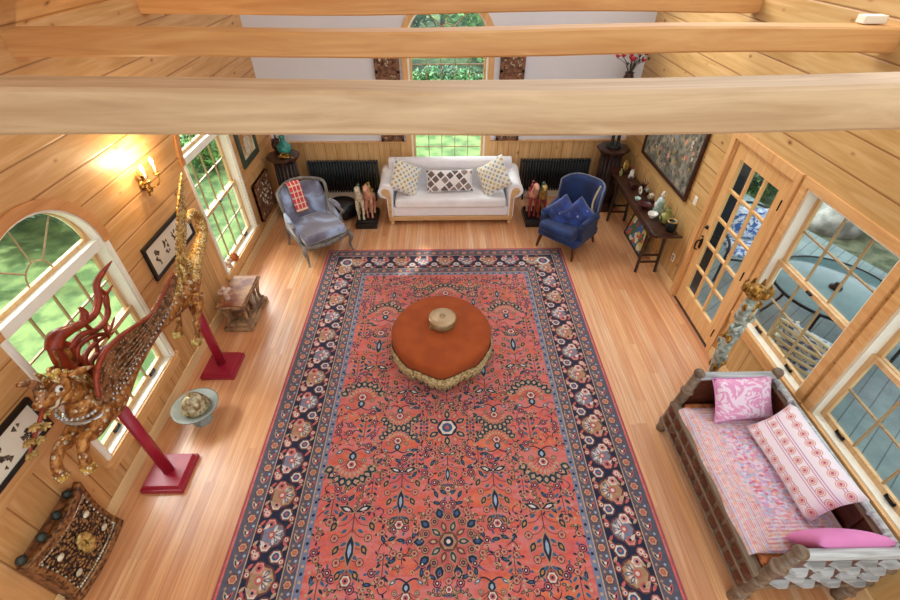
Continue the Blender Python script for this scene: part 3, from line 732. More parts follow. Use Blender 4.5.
# ================================================================ OTTOMAN + POT
MAT['velvet'] = two('rust_velvet', '#94400E', '#A04812', 5., .9)
MAT['fringe'] = two('tan_fringe', '#8E7444', '#CDB684', 34., .9)
e = empty('ottoman', (-.055, 3.76, .0165), 0, 'round rust velvet ottoman with tan fringe standing on the rug', 'ottoman')
def ow(a, i=0): 
    d_ = abs(((a+PI/2+PI) % (2*PI))-PI); return 1+.12*math.exp(-(d_/.45)**2)-.02*math.cos(3*(a+PI/2))
k = MB(); k.lathe([(.0, .12), (.50, .12), (.565, .24), (.575, .36), (.572, .40), (.555, .425), (.5, .434), (.2, .437), (0, .437)], n=64, wob=ow); k.build('seat', 'velvet', e)
k = MB(); rr = random.Random(3)
for i in range(420):
    a = 2*PI*i/420+rr.uniform(-.01, .01); r = .583*ow(a); zt = .27+.02*math.sin(a*9)+rr.uniform(-.01, .01); L = .19+rr.uniform(-.03, .04)+.025*math.sin(a*7)
    k.tube([(r*math.cos(a), r*math.sin(a), zt), ((r+.004)*math.cos(a+.01), (r+.004)*math.sin(a+.01), zt-L*.5), ((r-.03)*math.cos(a+rr.uniform(-.03, .03)), (r-.03)*math.sin(a), max(.02, zt-L))], [.007, .009, .006], 5)
k.build('fringe', 'fringe', e)['kind'] = 'stuff'
for i in range(4):
    a = PI/4+i*PI/2; k = MB(); k.lathe([(.02, 0), (.035, .03), (.025, .06), (.035, .12)], (math.cos(a)*.4, math.sin(a)*.4, 0), 12); k.build('leg', 'dark_wood', e)
MAT['pot_brass'] = flat('pale_brass', '#AE9C6E', .38, .55, var=.25, scale=14.)
e = empty('lidded_pot', (-.04, 3.80, .4545), R(20), 'small lidded pale brass pot sitting on the rust ottoman', 'pot')
k = MB(); k.lathe([(0, 0), (.135, 0), (.15, .015), (.155, .05), (.153, .095), (.148, .10)], n=36); k.build('bowl', 'pot_brass', e)
k = MB(); k.lathe([(.150, .10), (.160, .098), (.160, .106), (.145, .114), (.08, .122), (0, .126)], n=36); k.lathe([(.0, .123), (.036, .123), (.036, .130), (.012, .133), (.014, .145), (.018, .152), (0, .157)], n=16); k.build('lid', flat('lid_tan', '#BFA078', .4, .4, var=.15), e)
for a in (200, 20):
    k = MB(); c_, s_ = math.cos(R(a)), math.sin(R(a)); k.tube([(.155*c_, .155*s_, .07), (.185*c_, .185*s_, .06), (.178*c_, .178*s_, .03), (.15*c_, .15*s_, .03)], .008, 6, sub=3); k.build('handle', 'pot_brass', e)

# ================================================================ SOFA
def linen():
    m = Mt('white_linen', .9, sheen=.2); m.color(m.ramp(m.noise(3., 3.), [(.3, '#E4E0E0'), (.7, '#F4F2F2')])); m.bump(m.noise(220., 1.), .15, .002); return m.m
MAT['linen'] = linen(); MAT['linen2'] = flat('white_tufted_linen', '#ECE8EA', .9, var=.06)
MAT['oak'] = wood('pale_oak', '#C29560', '#D9B280', 0, .5)
e = empty('sofa', (.105, 6.73, 0), 0, 'white linen rolled-arm sofa with oak base under the back window', 'sofa')
k = MB(); k.bx(-1.05, 1.05, .03, .82, .09, .17); k.build('base_rail', 'oak', e, bevel=.006)
for x, y in ((-1.0, .07), (1.0, .07), (-1.0, .78), (1.0, .78)):
    k = MB(); k.lathe([(.022, 0), (.03, .02), (.034, .06), (.03, .095)], (x, y, 0), 14); k.build('leg', 'oak', e)
k = MB(); k.bx(-.97, .97, .045, .8, .165, .33, bev=.02); k.build('seat_base', 'linen2', e)
k = MB()
for i in range(66): k.ball((-.98+i*1.96/65, .042, .178), .0055, n=6)
k.build('nailhead_trim', 'brass', e)
k = MB(); k.box((0, .40, .40), (1.86, .76, .17), bev=.05)
o = k.build('seat_cushion', 'linen', e)
# back: rolled top
k = MB(); prof = [(.60, .3), (.62, .55), (.60, .74), (.585, .84), (.61, .9), (.67, .93), (.74, .925), (.79, .88), (.8, .8), (.8, .17), (.66, .17)]
k.prism(prof, 2.1, Matrix(((0, 0, 1, -1.05), (1, 0, 0, 0), (0, 1, 0, 0), (0, 0, 0, 1))), smooth=True)
k.build('backrest', 'linen2', e, bevel=.015)
for r_ in range(3):
    for i in range(13): k = MB(); k.ball((-.86+i*.14+(.07 if r_ % 2 else 0), .607-(.008 if r_ < 2 else 0), .58+r_*.115), (.014, .012, .014), n=8); k.build('tufting_button', 'linen', e)
for sg in (-1, 1):
    k = MB(); P = []
    c_ = Vector((sg*1.04, 0, .58)); r = .115
    k.tube([(sg*1.065, .045, .62), (sg*1.065, .4, .625), (sg*1.07, .78, .66)], [.125, .122, .13], 22, sub=3)
    k.bx(sg*.965, sg*1.055, .05, .8, .165, .66, bev=.02); k.build('arm', 'linen', e)
    k = MB(); L = [(.975, .165), (1.055, .165), (1.06, .51), (1.13, .53), (1.185, .58), (1.19, .65), (1.14, .72), (1.06, .745), (.985, .71), (.955, .64), (.965, .4)]
    k.prism([(x*sg, z) for x, z in L], -.02, front(.045), m='linen')
    L = [(.99, .165), (1.045, .165), (1.04, .51), (1.07, .55), (1.12, .575), (1.14, .63), (1.11, .68), (1.06, .69), (1.01, .66), (.99, .57)]
    k.prism([(x*sg, z) for x, z in L], -.03, front(.04), m='oak'); k.build('arm_front', 'linen', e, bevel=.004)
def dots_mat(name, base, cs, sc, rot=45, rough=.9, size=.32, square=False):
    m = Mt(name, rough, sheen=.1); a = R(rot)
    x = m.math('ADD', m.math('MULTIPLY', m.xyz[0], math.cos(a)*sc), m.math('MULTIPLY', m.xyz[1], math.sin(a)*sc))
    y = m.math('ADD', m.math('MULTIPLY', m.xyz[0], -math.sin(a)*sc), m.math('MULTIPLY', m.xyz[1], math.cos(a)*sc))
    fx = m.math('ABSOLUTE', m.math('SUBTRACT', m.math('FRACT', x), .5)); fy = m.math('ABSOLUTE', m.math('SUBTRACT', m.math('FRACT', y), .5))
    if square: d_ = m.math('MAXIMUM', fx, fy)
    else: d_ = m.math('SQRT', m.math('ADD', m.math('MULTIPLY', fx, fx), m.math('MULTIPLY', fy, fy)))
    pick = m.white(m.math('ADD', m.math('MULTIPLY', m.math('FLOOR', x), 3.7), m.math('MULTIPLY', m.math('FLOOR', y), 9.1)))
    c = m.ramp(pick, [(i/len(cs), q) for i, q in enumerate(cs)], 'CONSTANT')
    m.color(m.mix(m.math('LESS_THAN', d_, size), base, c)); return m.m
MAT['dotty'] = dots_mat('dotted_linen', '#E2DCCF', ['#B99A4A', '#8FA0A8', '#A8A39A', '#C7B277'], 15.)
MAT['brownsq'] = dots_mat('brown_block_print', '#E4DCD8', ['#6E5E58', '#8C7A70', '#5E5450', '#E4DCD8'], 9., 40, size=.4, square=True)
def pillow(name, w, d_, h, mt, loc, rot, label, cat='pillow', group=None, piping=None, **kw):
    k = MB(); k.cushion(w, d_, h, m=mt, **kw)
    o = k.build(name, mt, loc=loc, rot=tuple(R(a) for a in rot)); tag(o, label, cat, group)
    if piping:
        k = MB(); n = 40; P = []
        for i in range(n+1):
            t = i/n*4; s_ = int(t) % 4; f = t-int(t)
            a, b = [(-1+2*f, -1), (1, -1+2*f), (1-2*f, 1), (-1, 1-2*f)][s_]
            P.append((a*w/2*(1-.08*(1-b*b)*abs(a)), b*d_/2*(1-.08*(1-a*a)*abs(b)), 0))
        k.tube(P, .006, 6); k.build('piping', piping, o)
    return o
pillow('throw_pillow', .52, .52, .17, 'dotty', (-.64, 7.02, .75), (58, 30, 22), 'dotted cream throw pillow at the left end of the sofa', piping='linen')
pillow('throw_pillow', .54, .54, .17, 'dotty', (.82, 7.02, .76), (56, -36, -16), 'dotted cream throw pillow at the right end of the sofa', piping='linen')
pillow('lumbar_pillow', .80, .36, .17, 'brownsq', (.09, 7.09, .66), (60, 0, 2), 'long brown-and-white block print pillow in the middle of the sofa', piping='linen')

# ================================================================ ARMCHAIRS
def velvet_grey():
    m = Mt('grey_velvet_blue_sheen', .55, sheen=.9); m.color(m.ramp(m.noise(2.6, 3., .5, dist=.6), [(.36, '#544E5E'), (.48, '#6E6C82'), (.62, '#A6BAD8')])); return m.m  # light-blue patches paint the velvet's highlights into its colour
MAT['greyvelvet'] = velvet_grey(); MAT['greywood'] = wood('grey_carved_wood', '#5C554E', '#8A8178', 2, .5)
e = empty('bergere_armchair', (-2.02, 6.13, 0), R(38), 'grey-blue velvet armchair with carved grey frame and red towel, left of the sofa', 'armchair')
k = MB(); L = [(-.36, -.38), (.36, -.38), (.34, .3), (-.34, .3)]
k.tube([(-.37, -.37, .3), (-.2, -.4, .285), (0, -.41, .265), (.2, -.4, .285), (.37, -.37, .3), (.35, .3, .31), (-.35, .3, .31), (-.37, -.37, .3)], .035, 8, sub=1, flat=(1.1, .7)); k.build('seat_rail', 'greywood', e)
for sx in (-1, 1):
    k = MB(); k.tube([(sx*.36, -.36, .33), (sx*.39, -.40, .24), (sx*.36, -.37, .12), (sx*.37, -.40, .02), (sx*.38, -.43, .0)], [.035, .036, .02, .014, .018], 10, sub=4); k.build('leg', 'greywood', e)
    k = MB(); k.tube([(sx*.33, .29, .33), (sx*.35, .33, .15), (sx*.36, .37, .0)], [.032, .022, .018], 10, sub=3); k.build('leg', 'greywood', e)
k = MB(); k.box((0, -.05, .31), (.68, .66, .07)); k.build('seat_base', 'greywood', e)
k = MB(); k.box((0, -.06, .40), (.68, .68, .14), bev=.05); k.build('seat_cushion', 'greyvelvet', e)
bk = [(-.32, .34), (-.35, .6), (-.375, .86), (-.345, .955), (-.17, .985), (0, 1.0), (.17, .985), (.345, .955), (.375, .86), (.35, .6), (.32, .34)]
tilt = lambda x, z, d_=0.: (x, .30+(z-.34)*.22+d_-.18*(abs(x)/.36)**3, z)
k = MB(); k.tube([tilt(x, z) for x, z in bk], .026, 8, sub=3); k.build('back_frame', 'greywood', e)
k = MB(); n = 10
vs = []; fs = []
for i in range(n+1):
    z = .36+.58*i/n; hw = .335 if z < .8 else .335-.02*((z-.8)/.14)**2
    for j in range(n+1):
        x = -hw+2*hw*j/n; b_ = .06*(1-(2*j/n-1)**4)*(1-(2*i/n-1)**4)
        q = tilt(x, z); vs.append((q[0], q[1]-.015-b_, q[2]))
m0 = len(vs)
for v in list(vs): q = tilt(v[0], v[2]); vs.append((q[0], q[1]+.03, q[2]))
for i in range(n):
    for j in range(n): a = i*(n+1)+j; fs += [(a, a+1, a+n+2, a+n+1), (m0+a, m0+a+n+1, m0+a+n+2, m0+a+1)]
for i in range(n): a = i*(n+1); b_ = a+n; fs += [(a, a+n+1, m0+a+n+1, m0+a), (b_, m0+b_, m0+b_+n+1, b_+n+1)]
for j in range(n): a = j; b_ = n*(n+1)+j; fs += [(a, m0+a, m0+a+1, a+1), (b_, b_+1, m0+b_+1, m0+b_)]
k.add(vs, fs, True); k.build('back_cushion', 'greyvelvet', e)
for sx in (-1, 1):
    k = MB(); k.tube([(sx*.35, .2, .66), (sx*.39, .0, .62), (sx*.4, -.16, .6), (sx*.405, -.22, .58)], [.022, .024, .026, .03], 8, sub=3); k.tube([(sx*.4, -.2, .585), (sx*.385, -.14, .5), (sx*.37, -.18, .42), (sx*.36, -.24, .33)], [.024, .02, .022, .03], 8, sub=3)
    k.build('arm', 'greywood', e)
    k = MB(); k.tube([(sx*.375, .13, .665), (sx*.395, -.02, .655), (sx*.4, -.12, .635)], [.02, .036, .02], 10, sub=3); k.build('arm_pad', 'greyvelvet', e)
    k = MB(); k.prism([(-.22, .36), (.26, .36), (.24, .66), (-.0, .61), (-.16, .5)], .03, side(sx*.355 - .015)); k.build('side_panel', 'greyvelvet', e, bevel=.008)
def plaid():
    m = Mt('red_plaid_cloth', .95); fx = m.math('FRACT', m.math('MULTIPLY', m.xyz[0], 17.)); fz = m.math('FRACT', m.math('MULTIPLY', m.xyz[2], 11.))
    c = m.ramp(fz, [(0., '#C8342E'), (.55, '#D8C8A0'), (.75, '#C04A3A')], 'CONSTANT'); c = m.mix(m.math('LESS_THAN', fx, .22), c, '#EBD9C2')
    c = m.mix(m.math('LESS_THAN', m.xyz[2], .62), c, m.mix(m.math('LESS_THAN', m.math('FRACT', m.math('MULTIPLY', m.xyz[2], 22.)), .5), '#D98A3A', '#EDE0C6')); 
    m.color(m.mix(.2, c, '#E0607A')); return m.m
MAT['plaid'] = plaid()
k = MB(); N = 16; vs = []; fs = []
path = [(.5, .72), (.44, .9), (.405, 1.01), (.34, 1.015), (.30, .93), (.285, .8), (.25, .68), (.22, .56)]
for th in (0, .012):
    for (py, pz) in path:
        for j in range(7): x = -.17+.2*j/6; vs.append((x+.02*(1-pz), py-th*(-1 if py > .4 else 1)+.006*math.sin(j*2.+pz*9), pz+th*.6))
q = len(path)
for a in (0, q*7):
    for i in range(q-1):
        for j in range(6): b_ = a+i*7+j; fs.append((b_, b_+1, b_+8, b_+7))
for i in range(q-1): fs += [(i*7, i*7+7, q*7+i*7+7, q*7+i*7), (i*7+6, q*7+i*7+6, q*7+i*7+13, i*7+13)]
for j in range(6): fs += [(j, j+1, q*7+j+1, q*7+j), ((q-1)*7+j, (q-1)*7+j+1, q*7+(q-1)*7+j+1, q*7+(q-1)*7+j)]
k.add(vs, fs, True); tag(k.build('cloth_throw', 'plaid', loc=(-2.02, 6.13, 0), rot=(0, 0, R(38)), subd=1), 'red and white plaid cloth hung over the back of the grey armchair', 'cloth')

MAT['blue'] = two('royal_blue_velvet', '#0D1E46', '#163468', 3., .8, sheen=.1); MAT['blue2'] = two('navy_embroidered', '#14245A', '#22408A', 8., .8, sheen=.3)
MAT['walnut'] = wood('walnut_leg', '#3A1E12', '#5A3220', 2, .35); MAT['greytrim'] = flat('grey_welt', '#6E7486', .7)
e = empty('wingback_armchair', (1.955, 6.115, 0), R(-44), 'royal blue velvet wingback armchair right of the sofa', 'armchair')
for sx in (-1, 1):
    k = MB(); k.tube([(sx*.29, -.30, .24), (sx*.31, -.33, .12), (sx*.325, -.35, .0)], [.034, .026, .016], 10, sub=3); k.build('leg', 'walnut', e)
    k = MB(); k.tube([(sx*.27, .27, .24), (sx*.28, .32, .12), (sx*.29, .37, .0)], [.03, .024, .016], 10, sub=3); k.build('leg', 'walnut', e)
k = MB(); k.box((0, -.02, .28), (.70, .64, .13), bev=.03); k.build('seat_base', 'blue', e)
k = MB(); k.box((0, -.12, .415), (.60, .62, .15), bev=.055); k.build('seat_cushion', 'blue', e)
k = MB(); vs = []; fs = []; n = 14
def bp(u, z, d_):   # curved winged back: u in -1..1
    x = .36*math.sin(u*1.25)/math.sin(1.25)*(1+.10*(z-.4)); y = .36-.26*(abs(u)**2.6)*(1 if z > .62 else .8)+(z-.4)*.14
    nx, ny = -math.sin(u*1.1), -math.cos(u*.9)
    return (x+nx*d_, y+ny*d_, z)
rows_ = [.33, .45, .6, .72, .85, .97, 1.03]
for d_ in (0., .075):
    for r_, z in enumerate(rows_):
        for j in range(n+1):
            u = -1+2*j/n; zz = z-(.06*(abs(u)**3) if r_ >= 4 else 0); dd = d_ if 0 < r_ < len(rows_)-1 else d_*.7
            vs.append(bp(u, zz, dd))
q = len(rows_)*(n+1)
for i in range(len(rows_)-1):
    for j in range(n): a = i*(n+1)+j; fs += [(a, a+n+1, a+n+2, a+1), (q+a, q+a+1, q+a+n+2, q+a+n+1)]
for i in range(len(rows_)-1): a = i*(n+1); b_ = a+n; fs += [(a, q+a, q+a+n+1, a+n+1), (b_, b_+n+1, q+b_+n+1, q+b_)]
for j in range(n): a = (len(rows_)-1)*(n+1)+j; fs += [(j, j+1, q+j+1, q+j), (a, q+a, q+a+1, a+1)]
k.add(vs, fs, True); k.build('backrest', 'blue', e, subd=1)
k = MB(); k.tube([bp(-1, .45, .03), bp(-1, .8, .03)]+[bp(-1+2*j/20, 1.035-.06*abs(-1+2*j/20)**3, .035) for j in range(21)]+[bp(1, .8, .03), bp(1, .45, .03)], .013, 8); k.build('welt', 'greytrim', e)
for sx in (-1, 1):
    k = MB(); k.tube([(sx*.335, -.26, .56), (sx*.335, -.05, .57), (sx*.345, .14, .6)], [.05, .055, .06], 14, sub=3, flat=(1.1, 1)); k.box((sx*.335, -.05, .44), (.08, .46, .24), bev=.02); k.build('arm', 'blue', e)
MAT['thread'] = flat('silver_thread', '#8E9AC0', .5)
def bpil(loc, rot, label):
    k = MB(); k.cushion(.42, .42, .15, m='blue2'); rr = random.Random(hash(label) % 99)
    for a, b in ((-.1, .08), (.09, .1), (0, -.02), (-.11, -.09), (.1, -.1), (.02, .13)):
        zc = .068*(1-(a*5)**2*.45)*(1-(b*5)**2*.45)+.006
        for q in range(5): an = q*1.256; k.ball((a+.012*math.cos(an), b+.012*math.sin(an), zc), (.009, .009, .003), n=6, m='thread')
    return tag(k.build('throw_pillow', None, loc=loc, rot=tuple(R(q) for q in rot)), label, 'pillow')
bpil((1.80, 6.09, .60), (58, 38, -52), 'navy embroidered pillow on the blue wingback chair, the one nearer the sofa')
bpil((2.02, 5.98, .61), (56, 42, -36), 'navy embroidered pillow on the blue wingback chair, the one nearer the console table')
k = MB(); th = R(-44)
P = []
for i in range(26):
    t = i/25; u = .80+.1*math.sin(t*3); z = 1.02-.42*t; p_ = bp(u, z, .10+.03*math.sin(t*PI)); P.append(p_)
for i, p_ in enumerate(P): k.ball(p_, (.017, .017, .012), n=8)
MAT['shell'] = flat('cream_beads', '#C9B58A', .5, var=.2)
tag(k.build('bead_garland', 'shell', loc=(1.955, 6.115, 0), rot=(0, 0, th)), 'string of cream beads hanging over the wing of the blue chair', 'garland')

# ================================================================ BACK WALL
def radiator(x0, x1, label):
    e = empty('radiator', ((x0+x1)/2, YB-.11, 0), 0, label, 'radiator'); hw = (x1-x0)/2
    n = int((x1-x0)/.05)
    for i in range(n):
        x = -hw+.025+i*(2*hw-.05)/(n-1); k = MB()
        for y in (-.045, 0, .045): k.cyl((x, y, .2), (x, y, .75), .0125, n=8)
        k.tube([(x, -.05, .75), (x, 0, .762), (x, .05, .75)], .016, 8); k.tube([(x, -.05, .2), (x, 0, .19), (x, .05, .2)], .016, 8); k.build('column', 'radiator', e)
    k = MB()
    for z in (.225, .73): k.cyl((-hw+.01, 0, z), (hw-.01, 0, z), .02, n=10)
    k.build('manifold', 'radiator', e)
    for x in (-hw+.1, hw-.1): k = MB(); k.bx(x-.012, x+.012, -.05, .05, .0, .2); k.build('foot', 'radiator', e)
radiator(-2.43, -1.17, 'dark column radiator left of the sofa, behind the grey armchair')
radiator(1.36, 2.62, 'dark column radiator right of the sofa, behind the blue chair')
def carved(name, w_, h_, seed, m1, m2):
    """carved openwork panel: frame + relief scrolls, local x across, z up, front towards -y"""
    rr = random.Random(seed); k = MB(); t = .05
    k.bx(-w_/2, w_/2, -.008, .03, 0, h_, m1)
    for a in ((-w_/2, -w_/2+t), (w_/2-t, w_/2)): k.bx(a[0], a[1], -.03, .03, 0, h_, m1, bev=.006)
    n = max(1, round(h_/.5))
    for i in range(n+1): z = min(h_-t/2, max(t/2, i*h_/n)); k.bx(-w_/2, w_/2, -.03, .03, z-t/2, z+t/2, m1, bev=.006)
    for i in range(n):
        zc = (i+.5)*h_/n; hh = h_/n/2-t; hw = w_/2-t
        for q in range(34):
            x = rr.uniform(-hw, hw); z = zc+rr.uniform(-hh, hh); a = rr.uniform(0, 6.3); r = rr.uniform(.02, .045)
            P = [(x+r*(1-j*.13)*math.cos(a+j*.9), -.012-.003*j, z+r*(1-j*.13)*math.sin(a+j*.9)) for j in range(5)]
            k.tube(P, [.009, .01, .009, .008, .005], 6, m2 if rr.random() < .6 else m1)
        for q in range(8):
            a = q*PI/4; k.ball((hw*.4*math.cos(a), -.016, zc+hh*.45*math.sin(a)), (.022, .014, .022), m2, 8)
        k.ball((0, -.02, zc), (.04, .02, .04), m2, 10)
    return k
MAT['carved'] = two('carved_dark_teak', '#4E2E1C', '#8A5836', 18., .5, bump=.3); MAT['carved_lt'] = two('worn_gilt_carving', '#9A7C54', '#DCD2BC', 30., .5, .2, bump=.2)
for x, sd, lb in ((-.88, 3, 'carved teak panel on the white wall left of the sofa window'), (1.10, 9, 'carved teak panel on the white wall right of the sofa window')):
    o = carved('wall', .39, 1.66, sd, 'carved', 'carved_lt').build('wall_carving', None, loc=(x, YB-.031, 1.085)); tag(o, lb, 'panel')
def pedestal(x, y, label):
    e = empty('pedestal', (x, y, 0), 0, label, 'pedestal'); oc = lambda r, z: (r, z)
    M = Matrix.Rotation(PI/8, 4, 'Z')
    k = MB(); k.lathe([(.27, 0), (.27, .06), (.22, .11), (.21, .13)], n=8, M=M, smooth=False); k.build('base', 'dark_wood', e)
    k = MB(); k.lathe([(.165, .13), (.155, 1.0)], n=16, smooth=False); k.build('shaft', 'dark_wood_v', e)
    for i in range(16): a = i*PI/8; k = MB(); k.tube([(.172*math.cos(a), .172*math.sin(a), .14), (.162*math.cos(a), .162*math.sin(a), 1.0)], .02, 8); k.build('flute', 'dark_wood_v', e)
    k = MB(); k.lathe([(.19, 1.0), (.25, 1.03), (.27, 1.05), (.27, 1.085), (.262, 1.095), (0, 1.095)], n=8, M=M, smooth=False); k.build('top', 'dark_wood', e, bevel=.004)
pedestal(-2.64, 7.2, 'dark fluted octagonal pedestal in the left back corner'); pedestal(2.86, 7.40, 'dark fluted octagonal pedestal in the right back corner')
MAT['teal'] = two('teal_glaze', '#1F6A62', '#3F9A88', 6., .15); MAT['red_flower'] = two('red_petals', '#8E1428', '#D02A3A', 12., .6); MAT['dark_leaf'] = two('dark_leaves', '#2A2420', '#4A4038', 12., .6)
e = empty('teal_vase', (-2.60, 7.22, 1.096), 0, 'teal glazed gourd vase on the left corner pedestal', 'vase')
k = MB(); k.lathe([(.0, 0), (.06, 0), (.105, .05), (.12, .1), (.10, .16), (.05, .2), (.035, .25), (.05, .29), (.035, .3), (.0, .29)], n=24); k.build('body', 'teal', e)
k = MB(); k.lathe([(.062, 0), (.066, .012), (.062, .02)], n=24); k.build('foot_ring', 'gold', e)
def tangle(name, loc, r, n, m, label, cat, seed=1):
    rr = random.Random(seed); k = MB(); P = [Vector((r, 0, .02))]
    for i in range(n): a = i*2.0+rr.uniform(-.4, .4); P.append(Vector((r*math.cos(a)*rr.uniform(.5, 1), r*.6*math.sin(a)*rr.uniform(.5, 1), .02+rr.uniform(0, .06))))
    k.tube(P, .013, 8, sub=4); return tag(k.build(name, m, loc=loc), label, cat)
tangle('twisted_root', (-2.55, 7.02, 1.098), .13, 9, 'gold', 'golden twisted root ornament at the front of the left pedestal', 'ornament')
def flowers(name, loc, rz, label, vase=True, n=9, spread=.2, h=.3, seed=2, potm='dark_wood'):
    rr = random.Random(seed); e = empty(name, loc, rz, label, 'flowers')
    k = MB(); k.lathe([(0, 0), (.05, 0), (.075, .05), (.08, .1), (.06, .14), (.07, .17), (.055, .165), (.0, .1)], n=18); k.build('vase', potm, e)
    for i in range(n):
        a = rr.uniform(0, 6.3); q = rr.uniform(.2, 1)*spread; t = Vector((q*math.cos(a), q*math.sin(a)*.7, .17+h*rr.uniform(.4, 1)))
        k = MB(); k.tube([(0, 0, .1), (t.x*.4, t.y*.4, .17+h*.4), t], [.004, .004, .003], 5, sub=2); st = k.build('stem', 'dark_leaf', e)
        k = MB()
        if i % 3 == 2: k.ball(t, (.018, .018, .024), n=8); k.build('seed_head', 'dark_leaf', st)
        else:
            for j in range(9): b_ = j*.7; M = Matrix.Translation(t) @ Euler((.9-.06*j, 0, b_)).to_matrix().to_4x4(); k.ball((0, .026, .012), (.026, .032, .012), n=6, M=M)
            k.build('bloom', 'red_flower', st)
    return e
flowers('flower_arrangement', (-2.78, 7.40, 1.097), 0, 'small red flowers in a dark pot at the back of the left pedestal', n=7, spread=.1, h=.2, seed=4)
# standing dark figure carrying a bowl on the right pedestal
MAT['bronze'] = two('dark_bronze', '#1E221E', '#3A4038', 10., .45, .5)
e = empty('bronze_figure', (2.86, 7.40, 1.096), 0, 'tall dark bronze two-legged stand on the right corner pedestal holding a flower bowl', 'sculpture')
k = MB(); k.lathe([(.0, 0), (.12, 0), (.12, .03), (.0, .03)], n=20); k.build('base', 'bronze', e)
for sx in (-1, 1): k = MB(); k.tube([(sx*.045, -.03, .03), (sx*.05, -.02, .1), (sx*.045, .0, .3), (sx*.03, 0, .52)], [.03, .026, .036, .045], 10, sub=3); k.ball((sx*.045, -.05, .045), (.028, .055, .018)); k.build('leg', 'bronze', e)
k = MB(); k.tube([(0, 0, .48), (0, 0, .6), (0, 0, .74), (0, 0, .8)], [.07, .065, .085, .04], 14, sub=3); k.ball((0, 0, .86), (.045, .05, .055)); k.build('body', 'bronze', e)
for sx in (-1, 1): k = MB(); k.tube([(sx*.08, 0, .75), (sx*.14, -.02, .84), (sx*.07, 0, .95)], [.025, .02, .016], 8, sub=3); k.build('arm', 'bronze', e)
k = MB(); k.lathe([(0, .93), (.06, .93), (.12, .96), (.14, .99), (.11, .985), (0, .985)], n=20); k.build('bowl', 'bronze', e)
flowers('flower_arrangement', (2.82, 7.36, 2.088), 0, 'red flowers and dark seed heads high on the bronze figure in the right corner', n=18, spread=.26, h=.28, seed=8)
# figurine pairs on black plinths
MAT['paint_red'] = flat('painted_red', '#8E2E2A', .5); MAT['paint_cream'] = two('painted_cream', '#B9A888', '#DCD0B4', 20., .6); MAT['paint_gold'] = two('painted_gold', '#8E6E34', '#C9A863', 22., .45, .5)
MAT['paint_green'] = flat('painted_green', '#4E5E4A', .6); MAT['flesh_wood'] = two('painted_pink_wood', '#B9705A', '#D8A486', 14., .6)
def plinth(x, y, label):
    k = MB(); k.bx(-.18, .18, -.27, .27, 0, .10, bev=.008); k.bx(-.165, .165, -.25, .25, .10, .13, bev=.006); return tag(k.build('plinth', 'black', loc=(x, y, 0)), label, 'plinth')
plinth(-1.33, 6.92, 'black plinth on the floor left of the sofa'); plinth(1.56, 6.92, 'black plinth on the floor right of the sofa')
def carved_horse(loc, rz, body, trim, label):
    """upright prancing carved creature"""
    e = empty('carved_horse', loc, rz, label, 'figurine')
    k = MB(); k.tube([(0, .12, .32), (0, .04, .36), (0, -.06, .38), (0, -.12, .46), (0, -.15, .56), (0, -.19, .60), (0, -.26, .56)], [.05, .075, .075, .06, .045, .045, .022], 12, sub=3); k.build('body', body, e)
    for x, y, f in ((-.04, .1, 0), (.04, .1, 0), (-.04, -.08, 1), (.04, -.08, 1)):
        k = MB(); k.tube([(x, y, .34), (x*1.2, y+.03-.06*f, .2), (x, y-.02*f, .08), (x, y-.02, .0)], [.034, .024, .017, .024], 8, sub=3); k.build('leg', 'paint_red' if (f and loc[0] > 0) else body, e)
    k = MB()
    for i in range(7): t = i/6; k.ball((0, -.07-.08*t, .45+.17*t), (.014, .03, .03), n=8)
    k.build('mane', trim, e)
    k = MB(); k.tube([(0, .14, .36), (0, .2, .32), (0, .19, .18)], [.02, .028, .01], 8, sub=3); k.build('tail', trim, e)
    k = MB(); k.box((0, .02, .43), (.12, .14, .04), bev=.012); k.ball((0, .02, .49), (.04, .045, .06)); k.ball((0, .02, .57), .028); k.build('saddle_and_rider', trim, e)
    return e
carved_horse((-1.42, 6.85, .135), R(5), 'paint_cream', 'paint_green', 'cream carved horse figurine on the left black plinth, the outer of the pair')
carved_horse((-1.26, 6.90, .135), R(-5), 'flesh_wood', 'paint_gold', 'reddish carved horse figurine on the left black plinth, the one nearest the sofa')
carved_horse((1.48, 6.90, .135), R(5), 'flesh_wood', 'paint_red', 'pink carved horse figurine on the right black plinth, the one nearest the sofa')
carved_horse((1.64, 6.85, .135), R(-5), 'paint_gold', 'paint_green', 'gold carved horse figurine on the right black plinth, the outer of the pair')
k = MB(); k.lathe([(0, 0), (.2, 0), (.25, .05), (.25, .22), (.21, .29), (.12, .31), (0, .315)], n=26, sx=1.1); tag(k.build('floor_cushion', 'black', loc=(-1.80, 7.12, 0), subd=1), 'round black floor cushion behind the grey armchair under the radiator', 'cushion')

